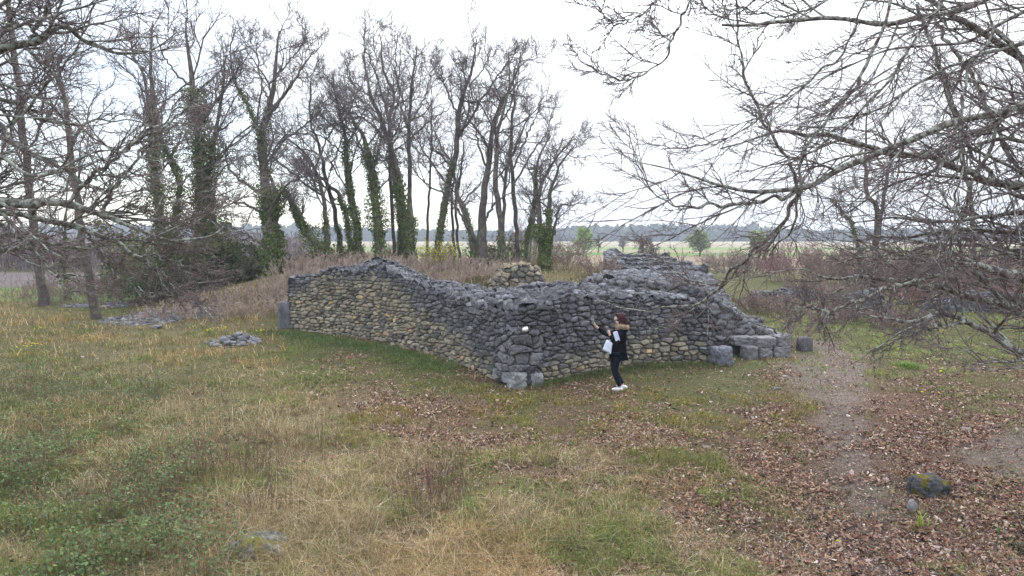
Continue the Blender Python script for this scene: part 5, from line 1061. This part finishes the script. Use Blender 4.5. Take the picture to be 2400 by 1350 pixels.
# ear, eye, mouth
mesh('ear', rockV((.03, .012, .05), 2.3, 6, .05, 3)[0] + (.0, -.062, 1.53), rockV((.03, .012, .05), 2.3, 6, .05, 3)[1], M_SKIN, person)
mesh('mouth', rockV((.012, .035, .012), 2.2, 4, .05, 3)[0] + (-.1, .02, 1.49), rockV((.01, .035, .012), 2.2, 4, .05, 3)[1], m_plain('lips', (.35, .12, .1), .5, .4), person)
gt = Tubes()
for s in (-1, 1):
    th = np.linspace(0, 2 * pi, 13); gt.tube(np.stack([np.full(13, -.103) + .012 * np.abs(np.cos(th)) , .02 + s * .033 + .026 * np.cos(th), 1.562 + .022 * np.sin(th)], -1), np.full(13, .0035), 4)
    gt.tube([(-.095, .02 + s * .062, 1.567), (-.04, .02 + s * .082, 1.567), (.01, .02 + s * .084, 1.56)], [.003] * 3, 4)
mesh('glasses', np.concatenate(gt.V), [np.concatenate(f) for f in gt.F.values()], m_plain('glasses_pale', (.6, .62, .5), .3, .5), person)
# fur-trimmed hood lying on the shoulders
fu = Soup(); th = np.linspace(-2.35, 2.35, 30); cx = .045 + .115 * np.cos(th); cy = .02 + .125 * np.sin(th); cz = 1.405 - .03 * np.cos(th) - .025 * (np.abs(th) > 1.9)
ft = Tubes(); path = np.stack([cx, cy, cz], -1); ft.tube(path, .04 + .006 * np.sin(th * 7), 12)
m = 5200; f_ = RS.rand(m) * 28.9; i_ = f_.astype(int); ff = (f_ - i_)[:, None]; p = path[i_] * (1 - ff) + path[i_ + 1] * ff; dq = nrm(RS.randn(m, 3)); a0 = p + dq * .036; a1 = a0 + nrm(dq + .4 * RS.randn(m, 3) + (0, 0, -.2)) * .032
ft.tube(np.stack([a0, a1], 1), np.tile([.0022, .0006], (m, 1)), 3)
mesh('fur_trim', np.concatenate(ft.V), [np.concatenate(f) for f in ft.F.values()], M_FUR, person)
hoodV, hoodF = rockV((.2, .26, .2), 2.4, 12 if False else 14, .05, 5); mesh('hood', hoodV + (.085, .02, 1.335), hoodF, M_COAT, person)
# things held
def held(name, V, F, mat, label, cat):
    o = mesh(name, V + np.array([PX0, PY0, person.location.z]), F, mat); return tag(o, label, cat)
def boxV(c, d, pitch=0, yaw=0, roll=0, p=14):
    V, F = rockV(d, p, 6, 0, 0)
    for ax, an in ((1, pitch), (2, yaw), (0, roll)):
        c_, s_ = cos(an), sin(an); i, j = [k for k in range(3) if k != ax]; W = V.copy(); W[:, i] = V[:, i] * c_ - V[:, j] * s_; W[:, j] = V[:, i] * s_ + V[:, j] * c_; V = W
    return V + c, F
held('phone', *boxV((-.545, .155, 1.475), (.01, .075, .15), .45, .7, 0), m_plain('phone_case', (.35, .33, .33), .4, .5), 'phone held up in the outstretched hand of the woman', 'phone')
held('sound_recorder', *boxV((-.275, -.15, 1.325), (.06, .05, .07), .4, 0, 0), M_DARK, 'small dark gadget in the raised left hand of the woman', 'camera')
held('paper_sheets', *boxV((-.10, -.262, 1.215), (.10, .012, .23), .32, .1, .1), M_PAPER, 'folded white papers tucked under the near arm of the woman', 'papers')
bp = Soup(); A = np.linspace(0, 1, 12); u, v = np.meshgrid(A, A)
# carrier bag: tall lozenge hanging from the elbow
X_ = (-.39 * (1 - u) - .21 * u) * (1 - v) + (-.30 * (1 - u) - .175 * u) * v; Zb = (.93 * (1 - u) + .82 * u) * (1 - v) + (1.15 * (1 - u) + 1.06 * u) * v
for s in (-1, 1):
    th_ = .028 * np.sqrt(np.clip((1 - (2 * u - 1) ** 4) * (1 - (2 * v - 1) ** 6), 0, 1)) * (.7 + .6 * vn2(u * 3 + s, v * 3, 5)); bp.add(np.stack([X_, -.215 + s * th_, Zb], -1), np.stack([np.arange(144).reshape(12, 12)[:-1, :-1], np.arange(144).reshape(12, 12)[:-1, 1:], np.arange(144).reshape(12, 12)[1:, 1:], np.arange(144).reshape(12, 12)[1:, :-1]], -1).reshape(-1, 4))
bp_ = Tubes(); bp_.tube([(-.30, -.215, 1.06), (-.24, -.22, 1.13), (-.155, -.205, 1.14), (-.13, -.20, 1.12), (-.16, -.2, 1.05)], [.006] * 5, 5)
bag = held('tote_bag', np.concatenate(bp.V), [np.concatenate(f) for f in bp.F.values()], M_BAG, 'white carrier bag hanging from the near forearm of the woman', 'bag')
mesh('strap', np.concatenate(bp_.V) + np.array([PX0, PY0, person.location.z]), [np.concatenate(f) for f in bp_.F.values()], M_BAG, bag)

# ------------------------------------------------------------------ air
V = np.array([(x, y, z) for x in (-840, 840) for y in (-820, 850) for z in (-1.2, 30)], float)
F = np.array([(0, 1, 3, 2), (4, 6, 7, 5), (0, 4, 5, 1), (2, 3, 7, 6), (0, 2, 6, 4), (1, 5, 7, 3)])
hm = bpy.data.materials.new('haze_air'); hm.use_nodes = True; t = hm.node_tree; t.nodes.remove(t.nodes['Principled BSDF'])
pv = t.nodes.new('ShaderNodeVolumePrincipled'); pv.inputs['Color'].default_value = (.82, .9, 1, 1); pv.inputs['Density'].default_value = .0007
t.links.new(pv.outputs[0], t.nodes['Material Output'].inputs['Volume'])
tag(mesh('haze', V, F, hm, None, None, False), kind='stuff')
